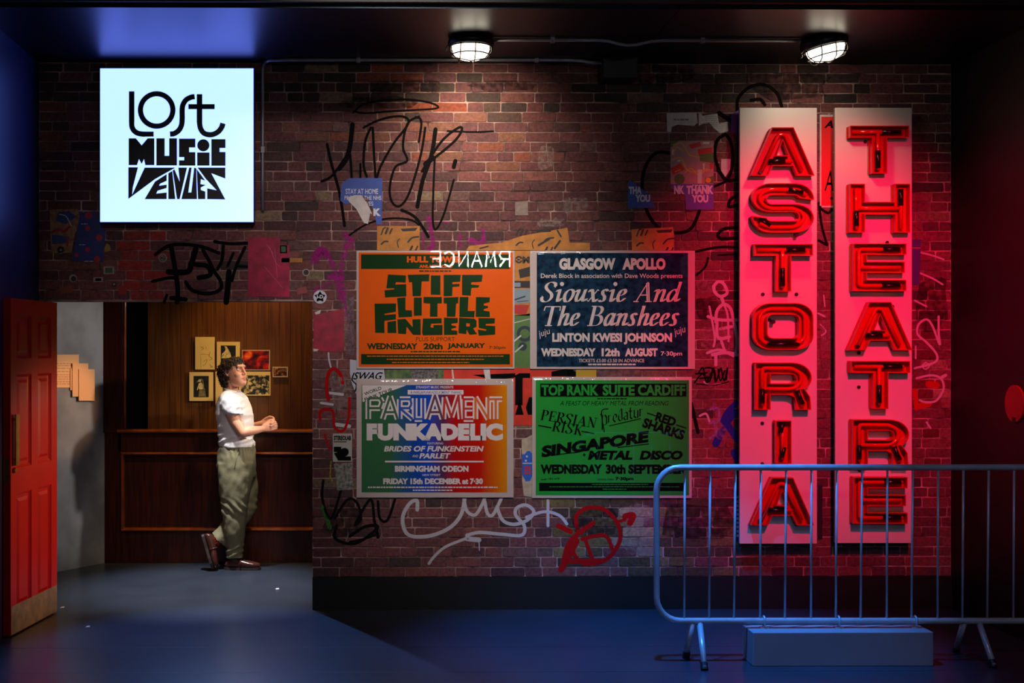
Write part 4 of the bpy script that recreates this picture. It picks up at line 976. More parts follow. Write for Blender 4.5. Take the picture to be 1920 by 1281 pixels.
M_ocb = mat('ochre_ink', (30, 24, 20), .6)
flyer('ochre flyer with black marks above the orange concert poster', R4(707, 424, 787, 469.5), M_ochre, marks=[(M_ocb, och(707, 424))])
flyer('torn ochre flyer strip with black marks above the gap between the upper posters', [(874, 469), (880, 461), (940, 455), (980, 442), (1064, 427), (1066, 440), (1068, 455), (1106, 455), (1106, 469)], M_ochre, marks=[(M_ocb, och(960, 426)), (M_ocb, lambda k: (k.stroke([(1010, 460), (1030, 448)], 4), k.stroke([(1040, 466), (1050, 452)], 4), k.stroke([(900, 466), (915, 462)], 3), k.stroke([(1045, 432), (1052, 444)], 3)))])
flyer('ochre flyer with black marks above the dark blue concert poster', [(1184, 430), (1262, 426), (1264, 442), (1264, 469.5), (1185, 469.5)], M_ochre, marks=[(M_ocb, och(1186, 427))])
flyer('ochre and teal collage flyer in the gap between the two upper posters', R4(962, 470, 995, 592), M_ochre, marks=[
    (M_ocb, lambda k: (k.text('ЄM', 966, 480, 993, 494, bold=.055), k.poly([(972, 506), (994, 500), (994, 518), (975, 522)]), k.rect(964, 527, 995, 540))),
    (mat('collage_grey', (120, 136, 146), .6), lambda k: (k.poly([(962, 542), (995, 542), (995, 568), (962, 570)]), k.rect(964, 530, 976, 538))), (mat('collage_red', (170, 30, 24), .6), lambda k: k.poly([(962, 572), (993, 572), (986, 590), (962, 588)])),
    (mat('collage_dark', (40, 60, 70), .6), lambda k: (k.stroke([(966, 562), (984, 556)], 3), k.stroke([(970, 566), (990, 564)], 1.5)))])
flyer('green torn flyer with dark and teal loops between the two upper posters', [(962, 592), (994, 588), (994, 690), (962, 690)], mat('flyer_green', (74, 110, 52), .6, var=.2), marks=[
    (mat('flyer_dark_teal', (24, 46, 56), .6), lambda k: (k.ring(984, 626, 12, 6), k.disk(980, 650, 8))), (M_paper, lambda k: (k.stroke([(962, 606), (994, 598)], 1.4), k.stroke([(964, 640), (976, 630)], 3), k.stroke([(966, 660), (980, 648)], 2.5)))])
def fcm(k):
    for lp in ([(886, 703), (966, 700), (966, 708), (936, 712), (936, 716)], [(974, 700), (994, 700), (994, 709), (980, 709), (980, 760), (966, 760), (966, 704)], [(966, 778), (974, 750), (982, 778)], [(986, 765), (992, 745), (998, 745), (998, 778), (990, 778)], [(1034, 697), (1070, 690), (1090, 706), (1034, 706)]): k.poly(lp)
flyer('bold red and black poster behind the gap between the four concert posters', [(832, 691), (962, 690), (972, 664), (990, 680), (994, 694), (1060, 694), (1060, 710), (998, 712), (998, 798), (963, 798), (963, 712), (832, 711)], mat('flyer_red_orange', (196, 38, 14), .6, var=.15, scale=12), marks=[(M_ink, fcm), (M_paper, lambda k: (k.poly([(906, 691), (918, 691), (920, 711), (910, 711)]), k.stroke([(848, 693), (850, 710)], 3)))], Y=-0.0055)
flyer('white flyer with slanted black brush letters between the orange and rainbow posters', [(656, 674), (668, 676), (668, 692), (720, 692), (722, 712), (668, 711), (668, 740), (660, 720), (656, 700)], mat('flyer_white_blue', (176, 176, 190), .6), marks=[(M_ink, lambda k: (k.text('SWAG', 662, 698, 718, 712, bold=.02, shear=.4), k.stroke([(664, 700), (660, 712), (668, 722), (666, 734)], 2.4)))], Y=-0.0061)
flyer('green and dark photo flyer strip between the orange and rainbow posters', R4(722, 691, 832, 712), mat('flyer_photo', (40, 60, 46), .6, scale=22, c2=(96, 120, 60)), marks=[(mat('photo_grey', (120, 112, 112), .6, scale=60, c2=(40, 38, 40)), lambda k: k.rect(772, 692, 822, 711))], Y=-0.0058)
flyer('dark and yellow flyer strip between the dark blue and bright green posters', R4(1060, 692, 1200, 708), mat('flyer_strip', (40, 30, 34), .6, scale=30, c2=(110, 70, 70)), marks=[(mat('strip_yellow', (176, 140, 20), .6), lambda k: k.rect(1080, 693, 1118, 707))], Y=-0.0058)
flyer('blue shield sticker on pale paper between the rainbow and green posters', [(978, 826), (1000, 814), (1000, 933), (982, 930), (979, 900)], mat('sticker_pale', (176, 160, 140), .6, var=.2, scale=20), 'sticker', 'sticker', marks=[
    (mat('shield_blue', (30, 90, 190), .6), lambda k: k.poly([(978, 852), (984, 852), (988, 846), (994, 846), (998, 852), (999, 890), (994, 902), (986, 903), (979, 890)])),
    (mat('shield_red', (170, 50, 80), .6), lambda k: (k.text('B', 983, 874, 997, 890, bold=.04),)), (M_paper, lambda k: (k.disk(988, 856, 2), k.disk(986, 864, 2), k.rect(980, 868, 998, 870)))])
M_mag = mat('flyer_magenta', (170, 16, 66), .6, var=.35, scale=14)
flyer('magenta flyer with scrawled lines above the doorway beside the dark graffiti', [(465, 445), (525, 445), (525, 458), (543, 460), (543, 557), (465, 556)], M_mag, marks=[(mat('scrawl_pink', (200, 90, 120), .6), lambda k: (k.stroke([(500, 458), (508, 470), (512, 476)], 1.2), k.stroke([(505, 462), (516, 490), (524, 500)], 1), k.stroke([(515, 466), (520, 520)], .8), k.stroke([(496, 500), (530, 540)], .8)))])
flyer('crumpled crimson flyer on the bricks beside the doorway', [(588, 584), (600, 590), (645, 578), (645, 660), (588, 659)], mat('flyer_crimson', (172, 20, 56), .55, scale=16, c2=(120, 10, 40)), marks=[(M_paper, lambda k: (k.poly([(590, 586), (602, 581), (600, 588), (592, 590)]), k.poly([(588, 654), (598, 655), (594, 659), (588, 659)])))])
M_comic = mat('flyer_comic_cream', (160, 130, 74), .6, scale=30, c2=(120, 60, 50))
flyer('comic style cream and red flyer by the dark side wall above the red door', [(93, 393), (146, 392), (150, 410), (140, 440), (134, 474), (96, 475)], M_comic, marks=[
    (mat('comic_blue', (40, 60, 110), .6), lambda k: (k.poly([(110, 398), (130, 396), (144, 406), (124, 420), (104, 414)]), k.poly([(97, 440), (130, 444), (126, 456), (98, 458)]))), (mat('comic_red', (150, 26, 40), .6), lambda k: (k.stroke([(97, 436), (110, 430), (120, 434), (132, 424)], 5), k.rect(124, 446, 128, 462))), (M_paper, lambda k: k.stroke([(112, 402), (124, 406), (134, 424)], 2))])
flyer('dark blue flyer with red dots next to the comic style flyer', [(150, 400), (178, 396), (198, 430), (194, 492), (136, 490), (142, 446)], mat('flyer_navy', (30, 44, 110), .6, var=.2), marks=[(mat('dot_red', (160, 20, 44), .6), lambda k: [k.disk(x, y, r) for x, y, r in ((166, 404, 7), (164, 428, 5), (186, 446, 6), (164, 468, 5), (182, 486, 6), (144, 478, 4))]), (M_nhst, lambda k: (k.fine(148, 162, 459, 1.2, 3), k.fine(152, 164, 420, 1.2, 4), k.fine(158, 176, 490, 1, 6)))], Y=-0.0062)
flyer('bright red poster pasted on the bricks between the two vertical letter signs', R4(1537, 215, 1562, 389), mat('flyer_scarlet', (206, 14, 16), .6), marks=[(M_paper, lambda k: (k.rect(1537, 215, 1562, 219), k.rect(1537, 219, 1540, 389), k.rect(1537, 386, 1562, 389))), (M_ink, lambda k: (k.text('A', 1545, 226, 1562, 240, bold=.04, shear=.3), k.text('A', 1546, 320, 1562, 358, bold=.0, shear=.2), k.disk(1559, 372, 2.5)))])
flyer('dark violet paper strip beside the edge of the letter sign nearer the dark side wall', [(1710, 449), (1727, 449), (1724, 535), (1710, 535)], mat('strip_violet', (60, 40, 120), .6), marks=[(M_mag, lambda k: k.rect(1710, 464, 1726, 466))])
flyer('tall dark slip on the bricks at the foot of the letter sign nearer the posters', R4(1378, 926, 1386, 1016), mat('slip_dark', (40, 40, 66), .6), 'paper', 'paper_scrap', marks=[(M_paper, lambda k: [k.rect(1381, 930 + i * 8, 1385, 935 + i * 8) for i in range(10)])])
flyer('black slip on the bricks between the feet of the letter signs', R4(1533, 910, 1542, 1012), mat('slip_black', (22, 20, 24), .6), 'paper', 'paper_scrap')
# stickers
flyer('round black and white star sticker on the corner of the wall beside the doorway', [(600 + 12.5 * math.cos(2 * math.pi * i / 28), 557 + 12.5 * math.sin(2 * math.pi * i / 28)) for i in range(28)], M_nhst, 'sticker', 'sticker', marks=[(M_ink, lambda k: (k.poly([(600 + (11 if i % 2 == 0 else 6.5) * math.sin(math.pi * i / 5), 557 - (11 if i % 2 == 0 else 6.5) * math.cos(math.pi * i / 5)) for i in range(10)]))), (M_nhst, lambda k: k.text('I-D', 594, 553, 606, 560, bold=.055))])
def stk(label, lp, m, marks=()): return flyer(label, lp, m, 'sticker', 'sticker', marks)
circ = lambda x, y, r, n=20: [(x + r * math.cos(2 * math.pi * i / n), y + r * math.sin(2 * math.pi * i / n)) for i in range(n)]
M_stw = mat('sticker_white', (150, 142, 132), .6, var=.15, scale=40)
stk('round white sticker within the dark graffiti above the doorway', circ(305, 484, 8), M_stw, [(M_ink, lambda k: (k.ring(305, 484, 5.5, 1), k.text('IG', 301, 481, 309, 487, bold=.04)))])
stk('small square white sticker with a green centre on the magenta flyer', R4(525, 460, 538, 475), M_stw, [(mat('sticker_green', (40, 90, 60), .6), lambda k: k.rect(527, 462, 536, 473))])
stk('thin ochre sticker strip beside the magenta flyer', R4(528, 484, 567, 492), M_ochre)
stk('round dark ringed sticker to the side of the magenta flyer', circ(574, 511, 7), M_stw, [(mat('sticker_maroon', (50, 20, 24), .6), lambda k: k.disk(574, 511, 5))])
stk('small tilted pink paper sticker below the dark ringed sticker', [(556, 542), (574, 537), (576, 549), (558, 553)], mat('sticker_pinkish', (150, 60, 70), .6))
stk('round cream ring sticker low on the comic style flyer', circ(114, 469, 7), M_stw, [(MATS['sticker_maroon'], lambda k: k.disk(114, 469, 4)), (M_stw, lambda k: k.disk(114, 469, 1.8))])
stk('yellow triangular sticker beside the dark blue dotted flyer', [(200, 456), (206, 460), (208, 470), (196, 473), (195, 466)], mat('sticker_yellow', (150, 120, 40), .6))
stk('green and white square sticker below the yellow triangular sticker', R4(194, 500, 214, 514), M_stw, [(mat('sticker_olive', (60, 84, 50), .6), lambda k: k.rect(197, 502, 211, 512))])
stk('round cream ring sticker below the dark blue dotted flyer', circ(137, 522, 7.5), M_stw, [(MATS['sticker_maroon'], lambda k: k.disk(138, 523, 5))])
stk('white rectangular sticker with a black bar above the doorway', R4(175, 520, 193, 529), M_stw, [(M_ink, lambda k: k.rect(179, 522, 190, 527))])
stk('tiny round dark sticker beside the black bar sticker', circ(214, 534, 5), MATS['sticker_maroon'], [(M_stw, lambda k: k.disk(214, 533, 2))])
stk('orange sticker smear just above the red door', [(112, 540), (134, 536), (136, 548), (114, 550)], mat('sticker_orange', (140, 66, 20), .6))
stk('square red sticker on the lintel above the grey wall', R4(222, 536, 238, 552), mat('sticker_red', (150, 24, 22), .6))
flyer('white band flyer with black print low on the bricks beside the rainbow poster', R4(624, 813, 660, 866), mat('flyer_newsprint', (166, 160, 152), .7), marks=[(M_ink, lambda k: (k.text('STEREOLAB', 626, 817, 658, 826, bold=.055), k.rect(626, 828, 650, 829.5), k.rect(626, 838, 640, 848), k.disk(646, 848, 8), k.poly([(626, 850), (640, 846), (648, 864), (634, 864)]), k.rect(644, 856, 658, 864)))])
flyer('black and white photo flyer under the white band flyer', [(626, 870), (660, 868), (662, 918), (632, 920)], mat('flyer_halftone', (60, 58, 54), .7, scale=50, c2=(150, 146, 134)))
flyer('pale pink bricks patch of torn paper beside the crimson flyer', [(648, 560), (664, 556), (664, 668), (650, 664), (656, 620)], mat('paper_dirty', (120, 92, 100), .8, scale=40, c2=(60, 40, 46)), 'paper', 'paper_scrap')
flyer('small faded poster scrap on the bricks high between the lamps', R4(966, 379, 990, 404), mat('paper_grey', (130, 112, 108), .8, var=.2, scale=40), 'paper', 'paper_scrap')

# ================================================================== ASTORIA / THEATRE SIGNS
M_board = mat('sign_board_white', (212, 200, 194), 0.42)
M_tray = mat('letter_red', (196, 8, 8), 0.22, coat=0.4)
M_tube = mat('neon_glass', (206, 14, 14), 0.06, spec=0.7)
M_dark = mat('blockout_paint', (24, 6, 6), 0.25)
M_porc = mat('electrode', (20, 14, 14), 0.4)
def arc(cx, cy, rx, ry, a0, a1, n=10): return [(cx + rx * math.cos(math.radians(a0 + (a1 - a0) * i / n)), cy - ry * math.sin(math.radians(a0 + (a1 - a0) * i / n))) for i in range(n + 1)]
# outlines in a 0..100 box (x right, y down); tubes and black sections likewise
def rr(x0, y0, x1, y1, r):
    return arc(x1 - r, y0 + r, r, r, 90, 0) + arc(x1 - r, y1 - r, r, r, 0, -90) + arc(x0 + r, y1 - r, r, r, -90, -180) + arc(x0 + r, y0 + r, r, r, 180, 90)
GL = {}
GL['A'] = ([[(33, 0), (67, 0), (100, 100), (73, 100), (66, 80), (34, 80), (27, 100), (0, 100)], [(50, 27), (41, 58), (59, 58)]],
           [[(18, 90), (45, 14), (55, 14), (82, 90)], [(33, 69), (67, 69)]], [[(30, 69), (55, 69)]], (17, 92))
GL['T'] = ([[(0, 0), (100, 0), (100, 25), (63, 25), (63, 100), (37, 100), (37, 25), (0, 25)]],
           [[(8, 12), (92, 12)], [(50, 12), (50, 92)]], [[(56, 12), (88, 12)], [(50, 50), (50, 88)]], (49, 90))
GL['H'] = ([[(0, 0), (25, 0), (25, 37), (75, 37), (75, 0), (100, 0), (100, 100), (75, 100), (75, 63), (25, 63), (25, 100), (0, 100)]],
           [[(13, 8), (13, 92)], [(87, 8), (87, 92)], [(13, 50), (87, 50)]], [[(13, 55), (13, 86)], [(87, 10), (87, 44)]], (12, 88))
GL['E'] = ([[(0, 0), (100, 0), (100, 24), (26, 24), (26, 38), (97, 38), (97, 62), (26, 62), (26, 76), (100, 76), (100, 100), (0, 100)]],
           [[(94, 12), (13, 12), (13, 88), (94, 88)], [(13, 50), (92, 50)]], [[(58, 12), (90, 12)], [(56, 88), (90, 88)]], (84, 88))
GL['I'] = ([[(0, 0), (100, 0), (100, 100), (0, 100)]], [[(50, 8), (50, 92)]], [[(50, 6), (40, 28)], [(60, 62), (45, 86)]], (45, 90))
GL['O'] = ([rr(0, 0, 100, 100, 30), rr(24, 25, 76, 75, 10)], [rr(12, 12, 88, 88, 22) + [(88 - 22, 12)]], [[(24, 88), (78, 88)]], (35, 40))
GL['S'] = ([arc(30, 29, 30, 29, 90, 270, 12)[::1] + [(68, 58)] + arc(68, 67, 8, 9, 90, -90, 8) + [(32, 76)] + arc(32, 70, 8, 6, 270, 180, 4) + [(0, 66)] + arc(30, 68, 30, 32, 180, 270, 10) + arc(70, 71, 30, 29, -90, 90, 12) + [(32, 42)] + arc(32, 33, 8, 9, 270, 90, 8) + [(68, 24)] + arc(68, 30, 8, 6, 90, 0, 4) + [(100, 34)] + arc(70, 32, 30, 32, 0, 90, 10)],
           [[(90, 24), (76, 12), (30, 12), (16, 20), (13, 32), (20, 44), (32, 50), (68, 50), (82, 57), (87, 70), (80, 82), (68, 88), (30, 88), (14, 80)]], [[(60, 12), (84, 18)], [(14, 72), (30, 86)]], (74, 104))
GL['R'] = ([[(0, 0)] + arc(66, 32, 34, 32, 90, -50, 12) + [(97, 72), (99, 100), (72, 100), (70, 74), (60, 68), (27, 68), (27, 100), (0, 100)], [(27, 24), (27, 44), (62, 44)] + arc(64, 34, 9, 10, -90, 90, 6)],
           [[(14, 92), (14, 12), (66, 12), (82, 22), (84, 40), (72, 54), (60, 56), (16, 56)], [(74, 57), (84, 68), (86, 92)]], [[(14, 55), (14, 86)], [(76, 58), (86, 88)]], (13, 90))
def letter(parent, chs, x0, y0, x1, y1, YB):
    loops, tubes, dark, el = GL[chs]
    m = lambda p: (x0 + (x1 - x0) * p[0] / 100, y0 + (y1 - y0) * p[1] / 100)
    dep = 0.062; wt = 0.004
    mb = MB(); lo = [[m(p) for p in lp] for lp in loops]
    def dedupe(l):
        r = []
        for p in l:
            if not r or (abs(p[0] - r[-1][0]) + abs(p[1] - r[-1][1])) > .05: r.append(p)
        if abs(r[0][0] - r[-1][0]) + abs(r[0][1] - r[-1][1]) < .05: r.pop()
        return r
    lo = [dedupe(l) for l in lo]
    mb.poly(lo, lambda x, y: P(x, y, YB - 0.016))
    mb.poly(lo, lambda x, y: P(x, y, YB - 0.002))
    for li, lp in enumerate(lo):
        n = len(lp)
        # inward offset so that the walls have thickness
        ar = sum(lp[i][0] * lp[(i + 1) % n][1] - lp[(i + 1) % n][0] * lp[i][1] for i in range(n))
        sg = 1 if ar > 0 else -1
        if li > 0: sg = -sg
        inn = []
        for i in range(n):
            a, b, c_ = Vector(lp[i - 1]), Vector(lp[i]), Vector(lp[(i + 1) % n])
            n1 = Vector((-(b - a).y, (b - a).x)).normalized() * sg; n2 = Vector((-(c_ - b).y, (c_ - b).x)).normalized() * sg
            nn = (n1 + n2); nn = nn.normalized() if nn.length > 1e-6 else n1
            q = b + nn * 1.7 / max(0.45, nn.dot(n1)); inn.append((q.x, q.y))
        # the side walls: outer skin, front rim, inner skin; mapped at constant world offset (true depth)
        W = lambda p, d: P(p[0], p[1], YB) + Vector((0, -d, 0))
        vv = [W(p, 0.002) for p in lp] + [W(p, dep) for p in lp] + [W(p, dep) for p in inn] + [W(p, 0.014) for p in inn]
        mb.add(vv, [(j * n + i, j * n + (i + 1) % n, (j + 1) * n + (i + 1) % n, (j + 1) * n + i) for j in range(3) for i in range(n)])
    o = mb.build('letter', M_tray, parent); fixn(o)
    o['label'] = 'red channel letter ' + chs
    W = lambda p, d=0.036: P(*m(p), YB) + Vector((0, -d, 0))
    for t in tubes:
        tb = MB()
        q = [W(p) for p in t]
        if len(q) > 2: q = round_path(q, 0.018)
        tb.tube(q, 0.0125, 10); tb.build('neon_tube', M_tube, o, True)
    for t in dark:
        q = [W(p, 0.0365) for p in t]; MB().tube(q, 0.0155, 10).build('blackout_section', M_dark, o, True)
    e = MB(); q = W(el, 0.0); e.tube([q + Vector((0, -0.01, 0)), q + Vector((0, -0.045, 0))], 0.0125, 12); e.build('electrode', M_porc, o)
    OFF[o] = OFF[parent]
def round_path(q, r):
    out = [q[0]]
    for i in range(1, len(q) - 1):
        a, b, c_ = q[i - 1], q[i], q[i + 1]; d1 = (a - b); d2 = (c_ - b)
        rr_ = min(r, d1.length * .4, d2.length * .4)
        p0 = b + d1.normalized() * rr_; p2 = b + d2.normalized() * rr_
        for t in (0, .33, .67, 1): out.append(p0 * (1 - t) ** 2 + b * 2 * t * (1 - t) + p2 * t * t)
    out.append(q[-1]); return out
def letter_sign(x0, y0, x1, y1, word, label):
    YB = -0.09
    t = thing('letter_sign', label, 'sign', P((x0 + x1) / 2, y1, 0), 'tall white boards with red neon letters')
    a, b = P(x0, y1, YB), P(x1, y0, YB)
    mb = MB().box((a.x, YB, a.z), (b.x, YB + 0.025, b.z)); bevel(mb.build('board', M_board, t), 0.003)
    for zz in (a.z + .25, (a.z + b.z) / 2, b.z - .25):
        MB().box((a.x + .04, YB + 0.02, zz - .03), (b.x - .04, -0.001, zz + .03)).build('mounting_batten', M_black, t)
    hol = MB()
    for (chs, lx0, ly0, lx1, ly1) in word: letter(t, chs, lx0, ly0, lx1, ly1, YB)
    return t, YB
SA, YB = letter_sign(1387, 202, 1532, 1020, [('A', 1403, 242, 1521, 332), ('S', 1405, 346, 1520, 438), ('T', 1409, 459, 1518, 548), ('O', 1407, 569, 1519, 656), ('R', 1411, 680, 1516, 768), ('I', 1449, 788, 1478, 868), ('A', 1403, 894, 1520, 983)], 'tall white board of red neon letters reading downward, the one nearer the posters')
ST, YB = letter_sign(1566, 202, 1710, 1019, [('T', 1587, 239, 1697, 328), ('H', 1587, 347, 1699, 438), ('E', 1593, 458, 1692, 547), ('A', 1584, 567, 1703, 657), ('T', 1589, 677, 1699, 766), ('R', 1592, 786, 1697, 872), ('E', 1594, 893, 1694, 980)], 'tall white board of red neon letters reading downward, the one nearer the dark side wall')
M_hole = mat('grommet', (10, 8, 10), .5)
def grommets(t, pts):
    for x, y in pts:
        q = P(x, y, YB); MB().tube([q + Vector((0, 0.002, 0)), q + Vector((0, -0.006, 0))], 0.011, 12).build('cable_grommet', M_hole, t)
grommets(SA, [(1430, 552), (1493, 552), (1442, 600), (1429, 794), (1429, 870), (1493, 398 + 41), (1428, 984), (1493, 984)])
grommets(ST, [(1673, 575), (1610, 662), (1610, 726), (1611, 882), (1622, 266), (1616, 375), (1663, 455)])
# red round plate on the side wall
q = PX_(1905, 757, RX); r0 = 0.105
rp_ = MB(); n = 32
rp_.add([(RX - d, q.y + r0 * math.cos(2 * math.pi * i / n), q.z + r0 * math.sin(2 * math.pi * i / n)) for d in (0.0, 0.012) for i in range(n)], [(i, (i + 1) % n, n + (i + 1) % n, n + i) for i in range(n)] + [tuple(range(n, 2 * n))])
ro = rp_.build('wall_plate', mat('plate_red', (196, 10, 16), .4)); fixn(ro); tag(ro, 'round red plate on the dark side wall beyond the barrier', 'plate')
nk = MB().box((RX - 0.014, q.y - 0.018, q.z - 0.112), (RX - 0.0, q.y + 0.018, q.z - 0.078)); nk.build('notch', M_black, ro)

# ================================================================== BARRIER AND PLINTH
M_galv = mat('galvanised_steel', (172, 174, 180), 0.3, 0.3, var=0.12, scale=12)
BY = -1.34
pb = lambda x, y: P(x, y, BY)
bar = thing('crowd_barrier', 'galvanised steel crowd barrier with vertical bars standing before the letter signs', 'barrier', (pb(1640, 1100).x, BY, 0))
lf, rt = 1231.5, 2060.0
tp, bt = 876.5, 1164.5
path = [pb(1275, tp), pb(1640, tp), pb(2016, tp)] + [pb(2016 + 44 * math.sin(math.radians(a)), tp + 44 - 44 * math.cos(math.radians(a))) for a in (15, 30, 45, 60, 75, 90)]
path += [pb(rt, 1000)] + [pb(2016 + 44 * math.cos(math.radians(a)), bt - 44 + 44 * math.sin(math.radians(a))) for a in (0, 15, 30, 45, 60, 75, 90)]
path += [pb(1640, bt)] + [pb(1275 - 44 * math.sin(math.radians(a)), bt - 44 + 44 * math.cos(math.radians(a))) for a in (0, 15, 30, 45, 60, 75, 90)]
path += [pb(lf, 1000)] + [pb(1275 - 44 * math.cos(math.radians(a)), tp + 44 - 44 * math.sin(math.radians(a))) for a in (0, 15, 30, 45, 60, 75)]
MB().tube(path, 0.0165, 12, closed=True).build('rail', M_galv, bar, True)
i = 0; x = 1284.0
while x < 2040:
    MB().tube([pb(x, tp + 3), pb(x - 1.0 - 2.5 * ((i * 7) % 5) / 5, bt - 3)], 0.0062, 8).build('bar', M_galv, bar, True); x += 47.5; i += 1
def foot(top, flr):
    q = PZ(flr[0], flr[1], 0.012); t_ = pb(*top); t_ = t_ + Vector((0, 0, -0.004))
    f = MB().tube([t_, q], 0.0155, 12).build('foot', M_galv, bar, True)
    d = (q - t_).normalized(); MB().tube([q - d * 0.03, q + Vector((0, 0, -0.009))], 0.019, 12).build('rubber_cap', M_black, f)
foot((1312, 1167), (1321, 1253)); foot((1298, 1167), (1286, 1231)); foot((1836, 1167), (1863, 1248)); foot((1807, 1167), (1792, 1219))
d0 = PZ(1412, 1250, 0); d1 = PZ(1750, 1249, 0)
zt = 1.62 - (1188 - 660) / FOC * (d0.y - CAM.y); yb2 = PZ(1395, 1172, zt).y
plh = MB().box((d0.x, d0.y, 0), (d1.x, yb2, zt)); plo = bevel(plh.build('plinth_block', mat('plinth_grey', (128, 126, 134), .6, var=.06, scale=4)), 0.004)
tag(plo, 'low grey block on the floor beneath the crowd barrier', 'block')
for px in (1432, 1572, 1716):
    q = pb(px, 1164); cx_ = q.x
    c1 = MB(); c1.tube([(cx_, BY + 0.023 * math.cos(a), q.z + 0.023 * math.sin(a)) for a in [math.radians(20 * j) for j in range(18)]], 0.006, 6, closed=True); t = c1.build('rail_clamp', M_galv, bar, True)
    MB().tube([(cx_, BY, zt + .004), (cx_, BY, q.z - 0.022)], 0.008, 8).build('stud', M_galv, t)
    MB().box((cx_ - .022, BY - .02, zt + .0002), (cx_ + .022, BY + .02, zt + .004)).build('base_plate', M_galv, t)

# ================================================================== PICTURES ON THE PANELLING, CARDS ON THE GREY WALL
WY = BACK + 0.088
M_mount = mat('photo_mount', (214, 178, 104), .6, var=.04)
M_mountw = mat('photo_border', (190, 160, 140), .6)
def print_mat(name, stops, scale, dist=0.35):
    m = bpy.data.materials.new(name); m.use_nodes = True; nt = m.node_tree; b = nt.nodes['Principled BSDF']
    tc = nt.nodes.new('ShaderNodeTexCoord'); n = nt.nodes.new('ShaderNodeTexNoise'); n.inputs['Scale'].default_value = scale; n.inputs['Detail'].default_value = 4; n.inputs['Distortion'].default_value = dist
    nt.links.new(tc.outputs['Object'], n.inputs['Vector']); r_ = nt.nodes.new('ShaderNodeValToRGB'); e = r_.color_ramp.elements
    e[0].position, e[0].color = stops[0][0], lin(stops[0][1]); e[1].position, e[1].color = stops[-1][0], lin(stops[-1][1])
    for p_, c_ in stops[1:-1]: e.new(p_).color = lin(c_)
    nt.links.new(n.outputs['Fac'], r_.inputs[0]); nt.links.new(r_.outputs[0], b.inputs['Base Color']); b.inputs['Roughness'].default_value = .4
    MATS[name] = m; return m
M_crowd = print_mat('photo_crowd', [(.42, (18, 18, 15)), (.5, (44, 42, 32)), (.56, (150, 130, 84)), (.66, (214, 190, 130))], 34)
M_fire = print_mat('photo_fire', [(.36, (14, 2, 3)), (.47, (90, 4, 6)), (.56, (186, 14, 6)), (.64, (236, 96, 16)), (.72, (250, 190, 90))], 13)
M_snap = print_mat('photo_snap', [(.4, (20, 14, 10)), (.54, (90, 46, 16)), (.64, (170, 110, 50))], 45)
M_phd = mat('photo_dark', (26, 26, 22), .4, var=.4, scale=30)
M_phl = mat('photo_light', (196, 170, 110), .5, var=.3, scale=60)
M_phm = mat('photo_mid', (110, 96, 60), .5, var=.4, scale=50)
def framed(label, outer, inner, mb_, mi, marks=()):
    mk = ([(mi, lambda k: k.rect(*inner))] if inner else []) + list(marks)
    return tag(sheet('photo_print', R4(*outer), WY - 0.012, 0.013, mb_, mk, 0.0005), label, 'picture', 'pictures on the wood panelling')
framed('tall yellowed sheet with faint pencil drawing on the panelling, topmost picture', (366, 632, 402, 693), None, M_mount, None, [(mat('pencil_brown', (140, 100, 40), .7), lambda k: (k.stroke([(376, 650), (382, 653), (378, 656)], .6), k.stroke([(386, 650), (387, 654)], .6), k.stroke([(376, 664), (394, 665)], .4), k.stroke([(394, 660), (392, 668), (398, 672), (392, 676)], .6), k.stroke([(382, 678), (388, 674), (386, 682), (380, 686)], .6), k.stroke([(393, 684), (399, 688), (394, 688)], .7), k.stroke([(376, 666), (377, 690)], .3)))])
framed('yellow mounted photo of a singer with raised arm, partly behind the curly hair', (406.5, 641, 449.5, 690), (414, 648, 442, 686), M_mount, M_phd, [(M_phl, lambda k: (k.poly([(415, 672), (416, 664), (422, 658), (424, 650), (428, 656), (432, 662), (434, 672)]), k.stroke([(422, 650), (426, 654), (430, 662), (433, 672)], 2.4), k.disk(424, 652, 2))), (M_phd, lambda k: (k.stroke([(416, 668), (420, 665)], .8), k.stroke([(422, 668), (426, 664)], .8)))])
framed('landscape red stage photo with fiery orange light', (453.5, 656.5, 506, 694.5), (455, 658, 504.5, 693), M_mountw, M_fire)
framed('small dark snapshot at the far end of the picture group', (511, 688, 539.5, 707.5), (512.5, 690, 538, 705.5), M_mountw, M_snap)
framed('landscape black and white crowd photo beside the person\'s face', (448, 697, 507, 742), (452, 704, 505, 740), M_mount, M_crowd)
framed('portrait black and white photo of a figure, lowest picture', (355, 698, 399.5, 752), (363, 705, 391.5, 745), M_mount, M_phd, [(M_phm, lambda k: (k.stroke([(370, 716), (378, 712), (381, 722), (380, 734)], 3), k.poly([(372, 744), (374, 728), (384, 728), (386, 744)]))), (M_phl, lambda k: (k.disk(374.5, 714, 2.6), k.poly([(372, 720), (377, 717), (381, 722), (380, 730), (373, 730)]), k.stroke([(370, 731), (372, 724)], 1.6)))])
framed('yellow sheet on the panelling mostly hidden behind the person', (404, 697, 446, 760), None, M_mount, None)
